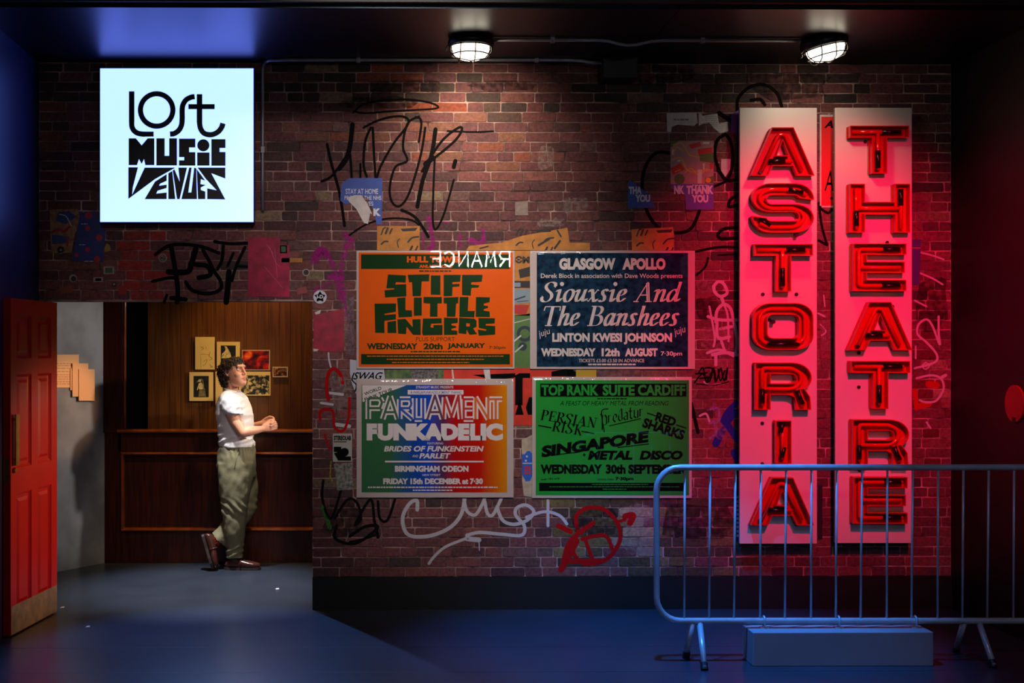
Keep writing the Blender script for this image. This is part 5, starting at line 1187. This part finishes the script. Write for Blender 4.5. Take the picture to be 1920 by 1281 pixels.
# cards on the angled grey wall
gdir = Vector((gd.x, gd.y, 0)); gn = Vector((gd.y, -gd.x, 0))
if gn.y > 0: gn = -gn
G0 = Vector((gp.x, gp.y, 0))
def PG(px, py, off):
    d = ray(px, py); o_ = G0 + gn * off; return CAM + d * ((o_ - CAM).dot(gn) / d.dot(gn))
M_cardo = mat('card_peach', (236, 176, 118), .6)
M_cardt = mat('card_text', (150, 96, 50), .6)
def card(label, r, off, rows):
    mb = MB(); f = [PG(x, y, off) for x, y in R4(*r)]; b = [p - gn * 0.005 for p in f]
    mb.add(f + b, [(0, 1, 2, 3), (7, 6, 5, 4)] + [(i, 4 + i, 4 + (i + 1) % 4, (i + 1) % 4) for i in range(4)])
    o = mb.build('caption_card', M_cardo); fixn(o); tag(o, label, 'card', 'peach caption cards on the grey wall')
    if rows:
        k = Ink(0); k.fn = lambda x, y: PG(x, y, off + 0.0006)
        for i, y in enumerate(rows): k.fine(r[0] + 2, r[2] - 4, y, .9, 70 + i)
        k.build('small_print', M_cardt, o)
card('wide peach caption card with rows of small print next to the red door', (100, 665, 148, 727), 0.006, [682, 686, 691, 697, 703, 707, 711, 716, 720])
card('narrow peach card edge peeking from under the middle card', (132, 690, 158, 732), 0.012, None)
card('middle peach caption card overlapping the wide one', (136, 681.5, 165.5, 744), 0.018, None)
card('front peach caption card overlapping the middle one', (148, 692.5, 177.5, 751.5), 0.024, None)
# paper scraps on the floor
for i, (x, y, lab) in enumerate(((165, 1176, 'tiny white paper scrap on the blue lit floor'), (117, 1140, 'tiny white paper scrap at the foot of the open red door'), (520, 1105, 'tiny pale scrap on the doorway floor'))):
    q = PZ(x, y, 0); s_ = 0.012
    o = MB().add([q + Vector((-s_, -s_, 0)), q + Vector((s_, -s_ * .6, 0)), q + Vector((s_ * .8, s_, 0.004)), q + Vector((-s_ * .7, s_ * .8, 0.003)), q + Vector((-s_, -s_, 0.002)), q + Vector((s_, -s_ * .6, 0.002)), q + Vector((s_ * .8, s_, 0.006)), q + Vector((-s_ * .7, s_ * .8, 0.005))], [(3, 2, 1, 0), (4, 5, 6, 7), (0, 1, 5, 4), (1, 2, 6, 5), (2, 3, 7, 6), (3, 0, 4, 7)]).build('paper_scrap', M_paper)
    tag(o, lab, 'paper')
# lit sign on the opposite wall, seen only mirrored in the orange poster's sleeve
# ================================================================== PERSON
def evaluated(o):
    dg = bpy.context.evaluated_depsgraph_get(); dg.update()
    return bpy.data.meshes.new_from_object(o.evaluated_get(dg))
def fuse(mb, name, m, parent, voxel, smooth_it=6, fac=0.5, post=None):
    """one continuous surface out of overlapping closed shells"""
    me = bpy.data.meshes.new(name); o_ = OFF[parent]
    me.from_pydata([p - o_ for p in mb.v], [], mb.f); me.update()
    bm = bmesh.new(); bm.from_mesh(me); bmesh.ops.recalc_face_normals(bm, faces=bm.faces); bm.to_mesh(me); bm.free()
    t = bpy.data.objects.new('tmp', me); COL.objects.link(t)
    r = t.modifiers.new('r', 'REMESH'); r.mode = 'VOXEL'; r.voxel_size = voxel; r.use_smooth_shade = True
    s = t.modifiers.new('s', 'SMOOTH'); s.iterations = smooth_it; s.factor = fac
    res = evaluated(t); res.name = name
    bpy.data.objects.remove(t)
    if post:
        no = [v.normal.copy() for v in res.vertices]
        for v, n in zip(res.vertices, no): v.co = post(v.co + o_, n) - o_
    res.materials.clear(); res.materials.append(m)
    res.polygons.foreach_set('use_smooth', [True] * len(res.polygons)); res.update()
    o = bpy.data.objects.new(name, res); COL.objects.link(o); o.parent = parent; OFF[o] = o_
    return o
M_skin = mat('skin', (214, 150, 122), 0.45, var=0.06, scale=20, spec=0.4)
M_shirt = mat('shirt_white', (226, 220, 218), 0.8, var=0.03, scale=12, bump=0.08, bscale=90)
M_trs = mat('trousers_olive', (112, 106, 78), 0.8, var=0.1, scale=14, bump=0.1, bscale=120)
M_hair = mat('hair_brown', (52, 33, 25), 0.55, var=0.4, scale=30)
M_shoe = mat('shoe_leather', (64, 32, 26), 0.22, var=0.2, scale=14)
M_sole = mat('shoe_sole', (46, 34, 30), 0.5)
M_sock = mat('sock_red', (176, 20, 24), 0.8)
M_lip = mat('lip', (176, 92, 84), 0.4)
M_eyew = mat('eye_white', (226, 222, 216), 0.2)
M_iris = mat('iris', (40, 26, 18), 0.15)
M_tat = mat('tattoo_ink', (92, 70, 70), 0.5)
YC = 1.50
q0 = P(440, 1064, YC)
man = thing('person', 'person in white t-shirt and olive trousers standing in the doorway looking up, hands clasped', 'person', (q0.x, YC, 0))
V = lambda px, py, y=YC: P(px, py, y)
K = (YC + 7.88) / FOC                # metres per picture pixel at the person
# ---- head frame
hy, hp = math.radians(-34), math.radians(14)
HF = Vector((math.cos(hy) * math.cos(hp), math.sin(hy) * math.cos(hp), math.sin(hp)))
HL = Vector((0, 0, 1)).cross(HF).normalized()      # towards the person's left (away from camera)
HU = HF.cross(HL).normalized()
if HU.z < 0: HU = -HU
HC = V(439, 699, 1.475)
HS = 0.95
H = lambda f, l, u: HC + (HF * f + HL * l + HU * u) * HS
body = MB()
# skull and jaw as stacked horizontal sections: (u, back f, front f, half width)
sec = [(-0.122, .030, .070, .022), (-0.116, .012, .084, .036), (-0.10, -.012, .091, .048), (-0.08, -.035, .091, .056), (-0.058, -.055, .090, .061), (-0.035, -.072, .089, .065), (-0.01, -.086, .087, .068), (0.012, -.092, .086, .070),
       (0.04, -.096, .090, .072), (0.065, -.094, .088, .071), (0.085, -.084, .074, .064), (0.10, -.062, .052, .05), (0.108, -.035, .03, .03)]
body.loft([(H((a + b) / 2, 0, u), HF * ((b - a) / 2) * HS, HL * w_ * HS) for u, a, b, w_ in sec], 24, .92)
# brow, nose, cheeks, lips, chin, ears
body.limb([H(.083, -.040, .030), H(.092, -.018, .031), H(.093, .018, .031), H(.083, .040, .030)], [.009, .011, .011, .009], 10)
body.limb([H(.088, 0, .022), H(.099, 0, .002), H(.106, 0, -.022), H(.106, 0, -.030)], [.0065, .0080, .0110, .0100], 10)
for s_ in (-1, 1):
    body.ball(H(.095, s_ * .011, -.033), .0085, 10, 7)
    body.ball(H(.056, s_ * .034, -.030), (.030, .026, .030), 14, 10)
    body.limb([H(-.008, s_ * .070, .022), H(-.016, s_ * .078, .028), H(-.022, s_ * .080, .010), H(-.012, s_ * .074, -.022)], [.007, .008, .0095, .006], 8)
body.limb([H(.086, -.022, -.064), H(.097, -.008, -.060), H(.098, .008, -.060), H(.086, .022, -.064)], [.004, .006, .006, .004], 8)
body.limb([H(.086, -.019, -.073), H(.095, -.006, -.075), H(.095, .006, -.075), H(.086, .019, -.073)], [.004, .0065, .0065, .004], 8)
body.ball(H(.080, 0, -.102), (.018, .018, .016), 12, 8)
# neck
body.limb([H(-.028, 0, -.035), V(433, 726, 1.49), V(430, 738, 1.50), V(430, 752, 1.50)], [.055, .052, .054, .066], 16)
# trunk (inside the clothes)
def ring(pxb, pxf, py, hw, y=YC):
    a, b = V(pxb, py, y), V(pxf, py, y); c_ = (a + b) / 2
    return (c_, Vector(((b.x - a.x) / 2, 0, 0)), Vector((0, hw, 0)))
body.loft([ring(420, 450, 738, .11), ring(413, 461, 748, .155), ring(411, 467, 765, .16), ring(412, 470, 785, .15), ring(413, 470, 810, .14), ring(413, 472, 835, .145), ring(412, 474, 862, .155), ring(420, 468, 892, .14)], 20)
# right (near) arm
body.limb([V(427, 755, 1.35), V(434, 775, 1.335), V(443, 793, 1.325), V(455, 811, 1.315)], [.046, .049, .044, .037], 14)
body.limb([V(455, 811, 1.315), V(466, 808.5, 1.335), V(480, 806.5, 1.375), V(492, 804.5, 1.42)], [.037, .039, .031, .0235], 14)
# left (far) arm
body.limb([V(432, 755, 1.65), V(440, 778, 1.668), V(450, 796, 1.672), V(456, 806, 1.665)], [.046, .047, .042, .036], 14)
body.limb([V(456, 806, 1.665), V(468, 803, 1.64), V(482, 798, 1.60), V(491, 794, 1.565)], [.036, .036, .028, .022], 14)
# legs inside the trousers
body.limb([V(441, 872, 1.425), V(440, 950, 1.43), V(440, 1046, 1.465)], [.085, .058, .04], 14)
body.limb([V(447, 872, 1.575), V(464, 945, 1.55), V(432, 982, 1.50), V(402, 1014, 1.455)], [.085, .058, .045, .035], 14)
# hands: palms as flattened lofts, five fingers each
def hand(wr, pc, kn, up, spread, fing, thumb):
    """wr wrist, pc palm centre, kn knuckle line centre; up = along the knuckle line (index side), spread = half knuckle width"""
    d = (kn - wr).normalized(); nrm = d.cross(up).normalized()
    body.loft([(wr - d * .012, up * .021, nrm * .017), (wr + (kn - wr) * .25, up * .028, nrm * .016), (wr + (kn - wr) * .6, up * .036, nrm * .0155), (kn - d * .006, up * .038, nrm * .013), (kn + d * .004, up * .034, nrm * .009)], 16)
    for f in fing: body.limb(f, [.0095, .0092, .0085, .0074], 10)
    body.limb(thumb, [.0125, .0115, .0100, .0085], 10)
up1 = Vector((0.12, 0.1, 1)).normalized()
# right hand comes from the near side, fingers wrap over the left hand to the far side
wrR = V(491, 804.7, 1.415); knR = V(508, 799, 1.452); tR = (knR - wrR).normalized(); uR = (up1 - tR * up1.dot(tR)).normalized()
fR = []
for i, (o_, ln) in enumerate(((.029, .94), (.010, 1.0), (-.010, .95), (-.028, .78))):
    b_ = knR + uR * o_
    fR.append([b_ - tR * .008, b_ + (Vector((.030, .014, .002 + .002 * i))) * ln, b_ + Vector((.040, .048, .000 + .003 * i)) * ln, b_ + Vector((.026, .078, .002 + .003 * i)) * ln])
thR = [wrR + tR * .022 + uR * .022, V(499, 794, 1.445), V(505, 788.5, 1.455), V(511, 787, 1.468)]
hand(wrR, None, knR, uR, .03, fR, thR)
# left hand lies inside, its fingers folded over the back of the right hand towards the viewer
wrL = V(490, 794, 1.566); knL = V(506, 790, 1.520); tL = (knL - wrL).normalized(); up2 = Vector((.2, .35, 1)).normalized(); uL = (up2 - tL * up2.dot(tL)).normalized()
fL = []
for i, (o_, ln) in enumerate(((.028, .92), (.010, 1.0), (-.009, .96), (-.026, .8))):
    b_ = knL + uL * o_
    q3 = Vector((.030, -.020, -.002)) * ln; q4 = Vector((.036, -.060, -.010 - .003 * i)) * ln; q5 = Vector((.018, -.090, -.018 - .003 * i)) * ln
    fL.append([b_ - tL * .008, b_ + q3, b_ + q4, b_ + q5])
thL = [wrL + tL * .02 + uL * .02, V(499, 785, 1.535), V(506, 781.5, 1.515), V(512, 783, 1.495)]
hand(wrL, None, knL, uL, .03, fL, thL)
EYE = [H(.080, s_ * .031, .010) for s_ in (-1, 1)]
def face_post(p, n):
    for e in EYE:
        d = (p - e).length
        if d < .022: p = p - HF * (.011 * (1 - (d / .022) ** 2))
    return p
bd_ = fuse(body, 'body', M_skin, man, 0.0042, 4, 0.5, face_post)
for i, s_ in enumerate((-1, 1)):
    e = H(.0690, s_ * .031, .010)
    eo = MB().ball(e, .0112, 16, 10).build('eyeball', M_eyew, man, True)
    g = e + (HF + HU * .05).normalized() * .0068
    MB().ball(g, .0056, 12, 8).build('iris', M_iris, eo, True)
    MB().limb([H(.083, s_ * .012, .026), H(.086, s_ * .030, .031), H(.070, s_ * .050, .026)], [.0035, .0045, .0025], 6).build('eyebrow', M_hair, man, True)
    MB().limb([H(.074, s_ * .019, .012), H(.0795, s_ * .026, .0170), H(.0790, s_ * .036, .0170), H(.069, s_ * .044, .011)], [.0030, .0044, .0044, .003], 8).build('eyelid', M_skin, man, True)
    MB().limb([H(.074, s_ * .019, .008), H(.0775, s_ * .026, .0025), H(.0765, s_ * .036, .0020), H(.068, s_ * .044, .008)], [.0024, .0036, .0036, .0024], 8).build('eyelid', M_skin, man, True)
lp_ = MB(); lp_.limb([H(.088, -.022, -.066), H(.0985, -.008, -.0625), H(.0985, .008, -.0625), H(.088, .022, -.066)], [.0022, .0042, .0042, .0022], 8)
lp_.limb([H(.087, -.020, -.0695), H(.0965, -.007, -.0735), H(.0965, .007, -.0735), H(.087, .020, -.0695)], [.0022, .0046, .0046, .0022], 8)
lp_.build('lips', M_lip, man, True)
# ---- hair: a cap with loose curls
hr = MB()
hc = MB()
hc.loft([(H((a + b) / 2, 0, u), HF * ((b - a) / 2) * HS, HL * w_ * HS) for u, a, b, w_ in [(-.112, -.084, -.044, .045), (-.075, -.110, -.020, .068), (-.03, -.124, .006, .082), (.02, -.128, .022, .087), (.05, -.124, .082, .086), (.08, -.104, .090, .076), (.102, -.080, .072, .058), (.114, -.045, .04, .032)]], 24)
hcap = fuse(hc, 'hair', M_hair, man, 0.006, 5, 0.5, lambda p, n: p + n * (.010 * noise.noise(p * 45)))
rh = random.Random(5)
cu_ = MB()
def curl(base, nrm, ln, fall):
    nrm = nrm.normalized(); t = nrm.orthogonal().normalized(); b2 = nrm.cross(t); ph = rh.uniform(0, 6.28); r_ = rh.uniform(.004, .009); pts = []; tn = rh.choice((-1, 1)) * rh.uniform(.7, 1.5)
    N_ = 9; wd = rh.uniform(.0024, .0052)
    for i in range(N_):
        s_ = i / (N_ - 1); a = ph + tn * 2 * math.pi * s_
        pts.append(base + nrm * (ln * s_ * (1 - .3 * s_)) + Vector((0, 0, -1)) * (fall * s_ * s_) + (t * math.cos(a) + b2 * math.sin(a)) * r_ * min(1, s_ * 2))
    cu_.tube(pts, [max(.0008, wd * (1 - .7 * (i / (N_ - 1)))) for i in range(N_)], 5)
cap_v = [(v.co + OFF[hcap], v.normal.copy()) for v in hcap.data.vertices]
for _ in range(1700):
    b_, n_ = rh.choice(cap_v)
    q_ = b_ - HC; f, l, uu = q_.dot(HF), q_.dot(HL), q_.dot(HU)
    if n_.dot(HU) < -.75: continue
    if f > .0 and uu < .03: n_ = (n_ - HF * .8).normalized()
    d_ = n_ * rh.uniform(.35, 1) + Vector((rh.uniform(-.9, .9), rh.uniform(-.9, .9), rh.uniform(-1.0, .3)))
    if d_.dot(n_) < 0.15: d_ = d_ + n_ * .8
    curl(b_ - n_ * .004, d_, rh.uniform(.016, .034), rh.uniform(.0, .018))
for _ in range(130):                              # fringe over the forehead
    l = rh.uniform(-.066, .062)
    curl(H(.078 - abs(l) * .45, l, .070 + rh.uniform(-.014, .02)), HF * 1.0 + HU * rh.uniform(-.6, .6) + HL * (l * 8 + rh.uniform(-.4, .4)), rh.uniform(.018, .034), rh.uniform(.010, .034))
cu_.build('curls', M_hair, hcap, True)
# ---- shirt
sh = MB()
sh.loft([ring(421, 447, 731, .078), ring(415, 456, 737, .125), ring(409, 464, 746, .17), ring(405, 470, 760, .185), ring(404.5, 475.5, 777, .182), ring(406, 475.5, 795, .165), ring(409, 475, 812, .158), ring(410, 477.5, 828, .164), ring(410.5, 479.5, 838, .168)], 26)
sh.limb([V(428, 749, 1.40), V(430, 757, 1.350), V(436, 765, 1.335)], [.070, .076, .074], 16)
sh.loft([(V(434, 762, 1.342), Vector((.068, 0, -.012)), Vector((0, .072, .004))), (V(437, 769, 1.335), Vector((.069, 0, -.006)), Vector((0, .071, .002))), (V(440, 776, 1.333), Vector((.069, 0, -.004)), Vector((0, .070, 0)))], 18)
sh.limb([V(432, 747, 1.60), V(434, 757, 1.645), V(438, 768, 1.66)], [.066, .07, .068], 16)
def shirt_post(p, n):
    a = noise.noise(Vector((p.x * 9, p.y * 7, p.z * 16))); b = noise.noise(Vector((p.x * 22 + p.z * 14, p.y * 12, p.z * 30 - p.x * 18)))
    z0_ = V(440, 822).z
    fold = 0.006 * math.sin((p.z - p.x * .35) * 120 + 3 * a) * max(0, 1 - abs(p.z - z0_) / .06)
    return p + n * (.006 * a + .004 * b + fold)
fuse(sh, 't_shirt', M_shirt, man, 0.0065, 6, 0.5, shirt_post)
nb = MB(); cN = V(434, 733.5, 1.49)
nb.tube([V(434, 733, 1.495) + Vector((.058 * math.cos(a), .074 * math.sin(a), -.014 * math.cos(a) + .004)) for a in [2 * math.pi * i / 28 for i in range(28)]], .0065, 8, closed=True)
nb.build('neckband', M_shirt, man, True)
tt = MB()
for st in ([(446, 781), (450, 779), (451, 783), (447, 784)], [(441, 776), (444, 778), (441, 780)], [(445, 776), (449, 774)]):
    # traced on the near side of the upper arm
    pts = []
    for x, y in st:
        t_ = (y - 775) / 18.0; cx_ = V(434 + 9 * t_, y, 1.33)
        dx = (x - (434 + 9 * t_)) * K; r_ = .0512 - .006 * t_
        pts.append(Vector((cx_.x + dx, 1.3345 - .01 * t_ - math.sqrt(max(1e-6, r_ ** 2 - dx ** 2)) - .000, cx_.z)))
    tt.tube(pts, .0014, 5)
tt.build('tattoo', M_tat, man)
# ---- trousers
tr = MB()
tr.loft([ring(412.5, 477.5, 833, .158), ring(411, 478.5, 842, .165), ring(407.5, 480, 856, .176), ring(406, 480.5, 874, .180), ring(409, 479, 892, .172), ring(418, 470, 908, .12)], 26)
tr.loft([(V(441, 868, 1.42), Vector((.135, 0, 0)), Vector((0, .095, 0))), (V(441, 900, 1.42), Vector((.128, 0, 0)), Vector((0, .098, 0))), (V(439, 950, 1.425), Vector((.096, 0, 0)), Vector((0, .090, 0))), (V(439.5, 995, 1.44), Vector((.078, 0, 0)), Vector((0, .078, 0))), (V(440, 1030, 1.455), Vector((.066, 0, 0)), Vector((0, .068, 0))), (V(440.5, 1046, 1.463), Vector((.066, 0, 0)), Vector((0, .067, 0)))], 22)
tr.loft([(V(446, 868, 1.58), Vector((.132, 0, 0)), Vector((0, .095, 0))), (V(455, 905, 1.575), Vector((.112, 0, .01)), Vector((0, .095, 0))), (V(461, 932, 1.56), Vector((.090, 0, -.005)), Vector((0, .088, 0))), (V(463, 950, 1.55), Vector((.077, 0, -.042)), Vector((0, .084, 0))), (V(450, 968, 1.53), Vector((.050, 0, -.062)), Vector((0, .078, 0))), (V(428, 992, 1.495), Vector((.048, 0, -.052)), Vector((0, .068, 0))), (V(408, 1012, 1.462), Vector((.046, 0, -.048)), Vector((0, .062, 0)))], 22)
def tr_post(p, n):
    a = noise.noise(Vector((p.x * 8, p.y * 8, p.z * 5))); b = noise.noise(Vector((p.x * 26 - p.z * 9, p.y * 14, p.z * 13 + p.x * 10)))
    zk, za, zw = V(440, 950).z, V(440, 1030).z, V(440, 846).z
    f1 = .005 * math.sin((p.z + p.x * .8) * 95 + 2.5 * a) * max(0, 1 - abs(p.z - zk) / .10)
    f2 = .006 * math.sin((p.z - p.x * .4) * 130 + 3 * a) * max(0, 1 - abs(p.z - za) / .07)
    f3 = .004 * math.sin(p.x * 190 + p.y * 120) * max(0, 1 - abs(p.z - zw) / .05)
    return p + n * (.008 * a + .006 * b + f1 + f2 + f3)
tro = fuse(tr, 'trousers', M_trs, man, 0.0075, 6, 0.5, tr_post)
sm_ = MB(); sm_.tube([V(447, 848, 1.338), V(443, 862, 1.33), V(440, 880, 1.328)], .003, 6); sm_.build('pocket_seam', M_trs, tro, True)
# ---- shoes
def shoe(heel, fdir, updir, L=.262):
    f = fdir.normalized(); u = (updir - f * updir.dot(f)).normalized(); s_ = f.cross(u)
    up_ = MB(); prof = [(-.002, .028, .03, .03), (.015, .036, .056, .040), (.06, .040, .066, .040), (.10, .040, .066, .040), (.135, .043, .060, .044), (.175, .047, .050, .047), (.215, .045, .042, .045), (.245, .034, .035, .034), (.262, .016, .026, .016)]
    rings = []
    for x_, w_, h_, _ in prof:
        x_ = x_ * L / .262; c_ = heel + f * x_ + u * (.016 + h_ / 2)
        rings.append((c_, s_ * w_, u * (h_ / 2)))
    up_.loft(rings, 20, .8)
    o = fuse(up_, 'shoe', M_shoe, man, 0.005, 4, .5)
    so = MB(); pr2 = [(-.004, .026), (.012, .037), (.06, .040), (.10, .039), (.14, .044), (.18, .049), (.22, .046), (.25, .034), (.266, .014)]
    top, bot = [], []
    for x_, w_ in pr2: top.append((x_, w_))
    ol = [(x_, w_) for x_, w_ in pr2] + [(x_, -w_) for x_, w_ in reversed(pr2)]
    vv = [heel + f * (x_ * L / .262) + s_ * w_ + u * h_ for h_ in (0.0, .02) for x_, w_ in ol]; n = len(ol)
    so.add(vv, [tuple(range(n)), tuple(range(2 * n - 1, n - 1, -1))] + [(i, n + i, n + (i + 1) % n, (i + 1) % n) for i in range(n)])
    so.box((0, 0, 0), (0, 0, 0)) if False else None
    x2 = fixn_(so.build('sole', M_sole, o))
    st = MB(); st.tube([heel + f * .12 + s_ * w_ + u * h_ for w_, h_ in ((-.044, .03), (-.036, .066), (-.015, .079), (.015, .079), (.036, .066), (.044, .03))], .0065, 8); st.build('strap', M_shoe, o, True)
    tg = MB(); tg.loft([(heel + f * .10 + u * .078, s_ * .026, u * .008), (heel + f * .085 + u * .092, s_ * .024, u * .006)], 12); tg.build('tongue', M_shoe, o, True)
def fixn_(o): fixn(o); return o
hz = V(423, 1060, 1.465); hz.z = 0.0; hz.x = V(422.5, 1060, 1.465).x
shoe(hz, Vector((1, -.06, 0)), Vector((0, 0, 1)))
toe = V(401, 1066, 1.405); toe.z = 0.012
fk = Vector((.30, -.10, -.95)).normalized()
shoe(toe - fk * .262 + Vector((-.012, 0, 0)), fk, Vector((.95, 0, .3)))
sk = MB().limb([V(410, 1008, 1.462), V(401, 1018, 1.452), V(394, 1026, 1.445)], [.042, .040, .038], 14); sk.build('sock', M_sock, man, True)
sk = MB().limb([V(440.5, 1036, 1.463), V(440, 1050, 1.464)], [.044, .042], 14); sk.build('sock', mat('sock_dark', (40, 36, 34), .8), man, True)

# ================================================================== NEON WORD ON THE OPPOSITE WALL (mirrored in the plastic of the orange poster)
NW = -9.6
def mirror_pt(px, py):
    a = P(px, py, -0.02); d = (a - CAM); d = Vector((d.x, -d.y, d.z)); t = (NW - a.y) / d.y; return a + d * t
n0, n1 = mirror_pt(806, 500), mirror_pt(962, 472)
ns = thing('neon_sign', 'white neon word on the opposite wall, seen mirrored in the orange poster', 'sign', ((n0.x + n1.x) / 2 + .5, NW, n0.z))
STK = {'P': [[(0, 0), (0, 1), (.5, 1), (.6, .75), (.5, .5), (0, .5)]], 'E': [[(.55, 1), (0, 1), (0, 0), (.55, 0)], [(0, .52), (.45, .52)]], 'R': [[(0, 0), (0, 1), (.5, 1), (.6, .75), (.5, .5), (0, .5)], [(.25, .5), (.6, 0)]],
       'F': [[(0, 0), (0, 1), (.55, 1)], [(0, .52), (.45, .52)]], 'O': [[(.3, 0), (.05, .2), (0, .5), (.05, .8), (.3, 1), (.55, .8), (.6, .5), (.55, .2), (.3, 0)]], 'M': [[(0, 0), (.1, 1), (.3, .3), (.5, 1), (.6, 0)]], 'A': [[(0, 0), (.3, 1), (.6, 0)], [(.12, .38), (.48, .38)]],
       'N': [[(0, 0), (0, 1), (.55, 0), (.55, 1)]], 'C': [[(.58, .85), (.3, 1), (.05, .8), (0, .5), (.05, .2), (.3, 0), (.58, .15)]]}
wn = abs(n1.x - n0.x) / 6.0; hn = abs(n1.z - n0.z) * 1.02; word = 'RMANCE'
nx1 = n1.x; dirx = -1 if n0.x < n1.x else 1        # the last letter is mirrored towards n0
M_neonw = mat('neon_white', (255, 255, 255), .3, emit=(1.0, .96, .92), estr=130.0)
for i, ch_ in enumerate(word):
    nm = MB()
    xs_ = nx1 + dirx * (i + .05) * wn
    for st in STK[ch_]:
        nm.tube([Vector((xs_ + dirx * u * wn * 1.2, NW, min(n0.z, n1.z) + v * hn)) for u, v in st], .010, 6)
    nm.build('letter', M_neonw, ns)
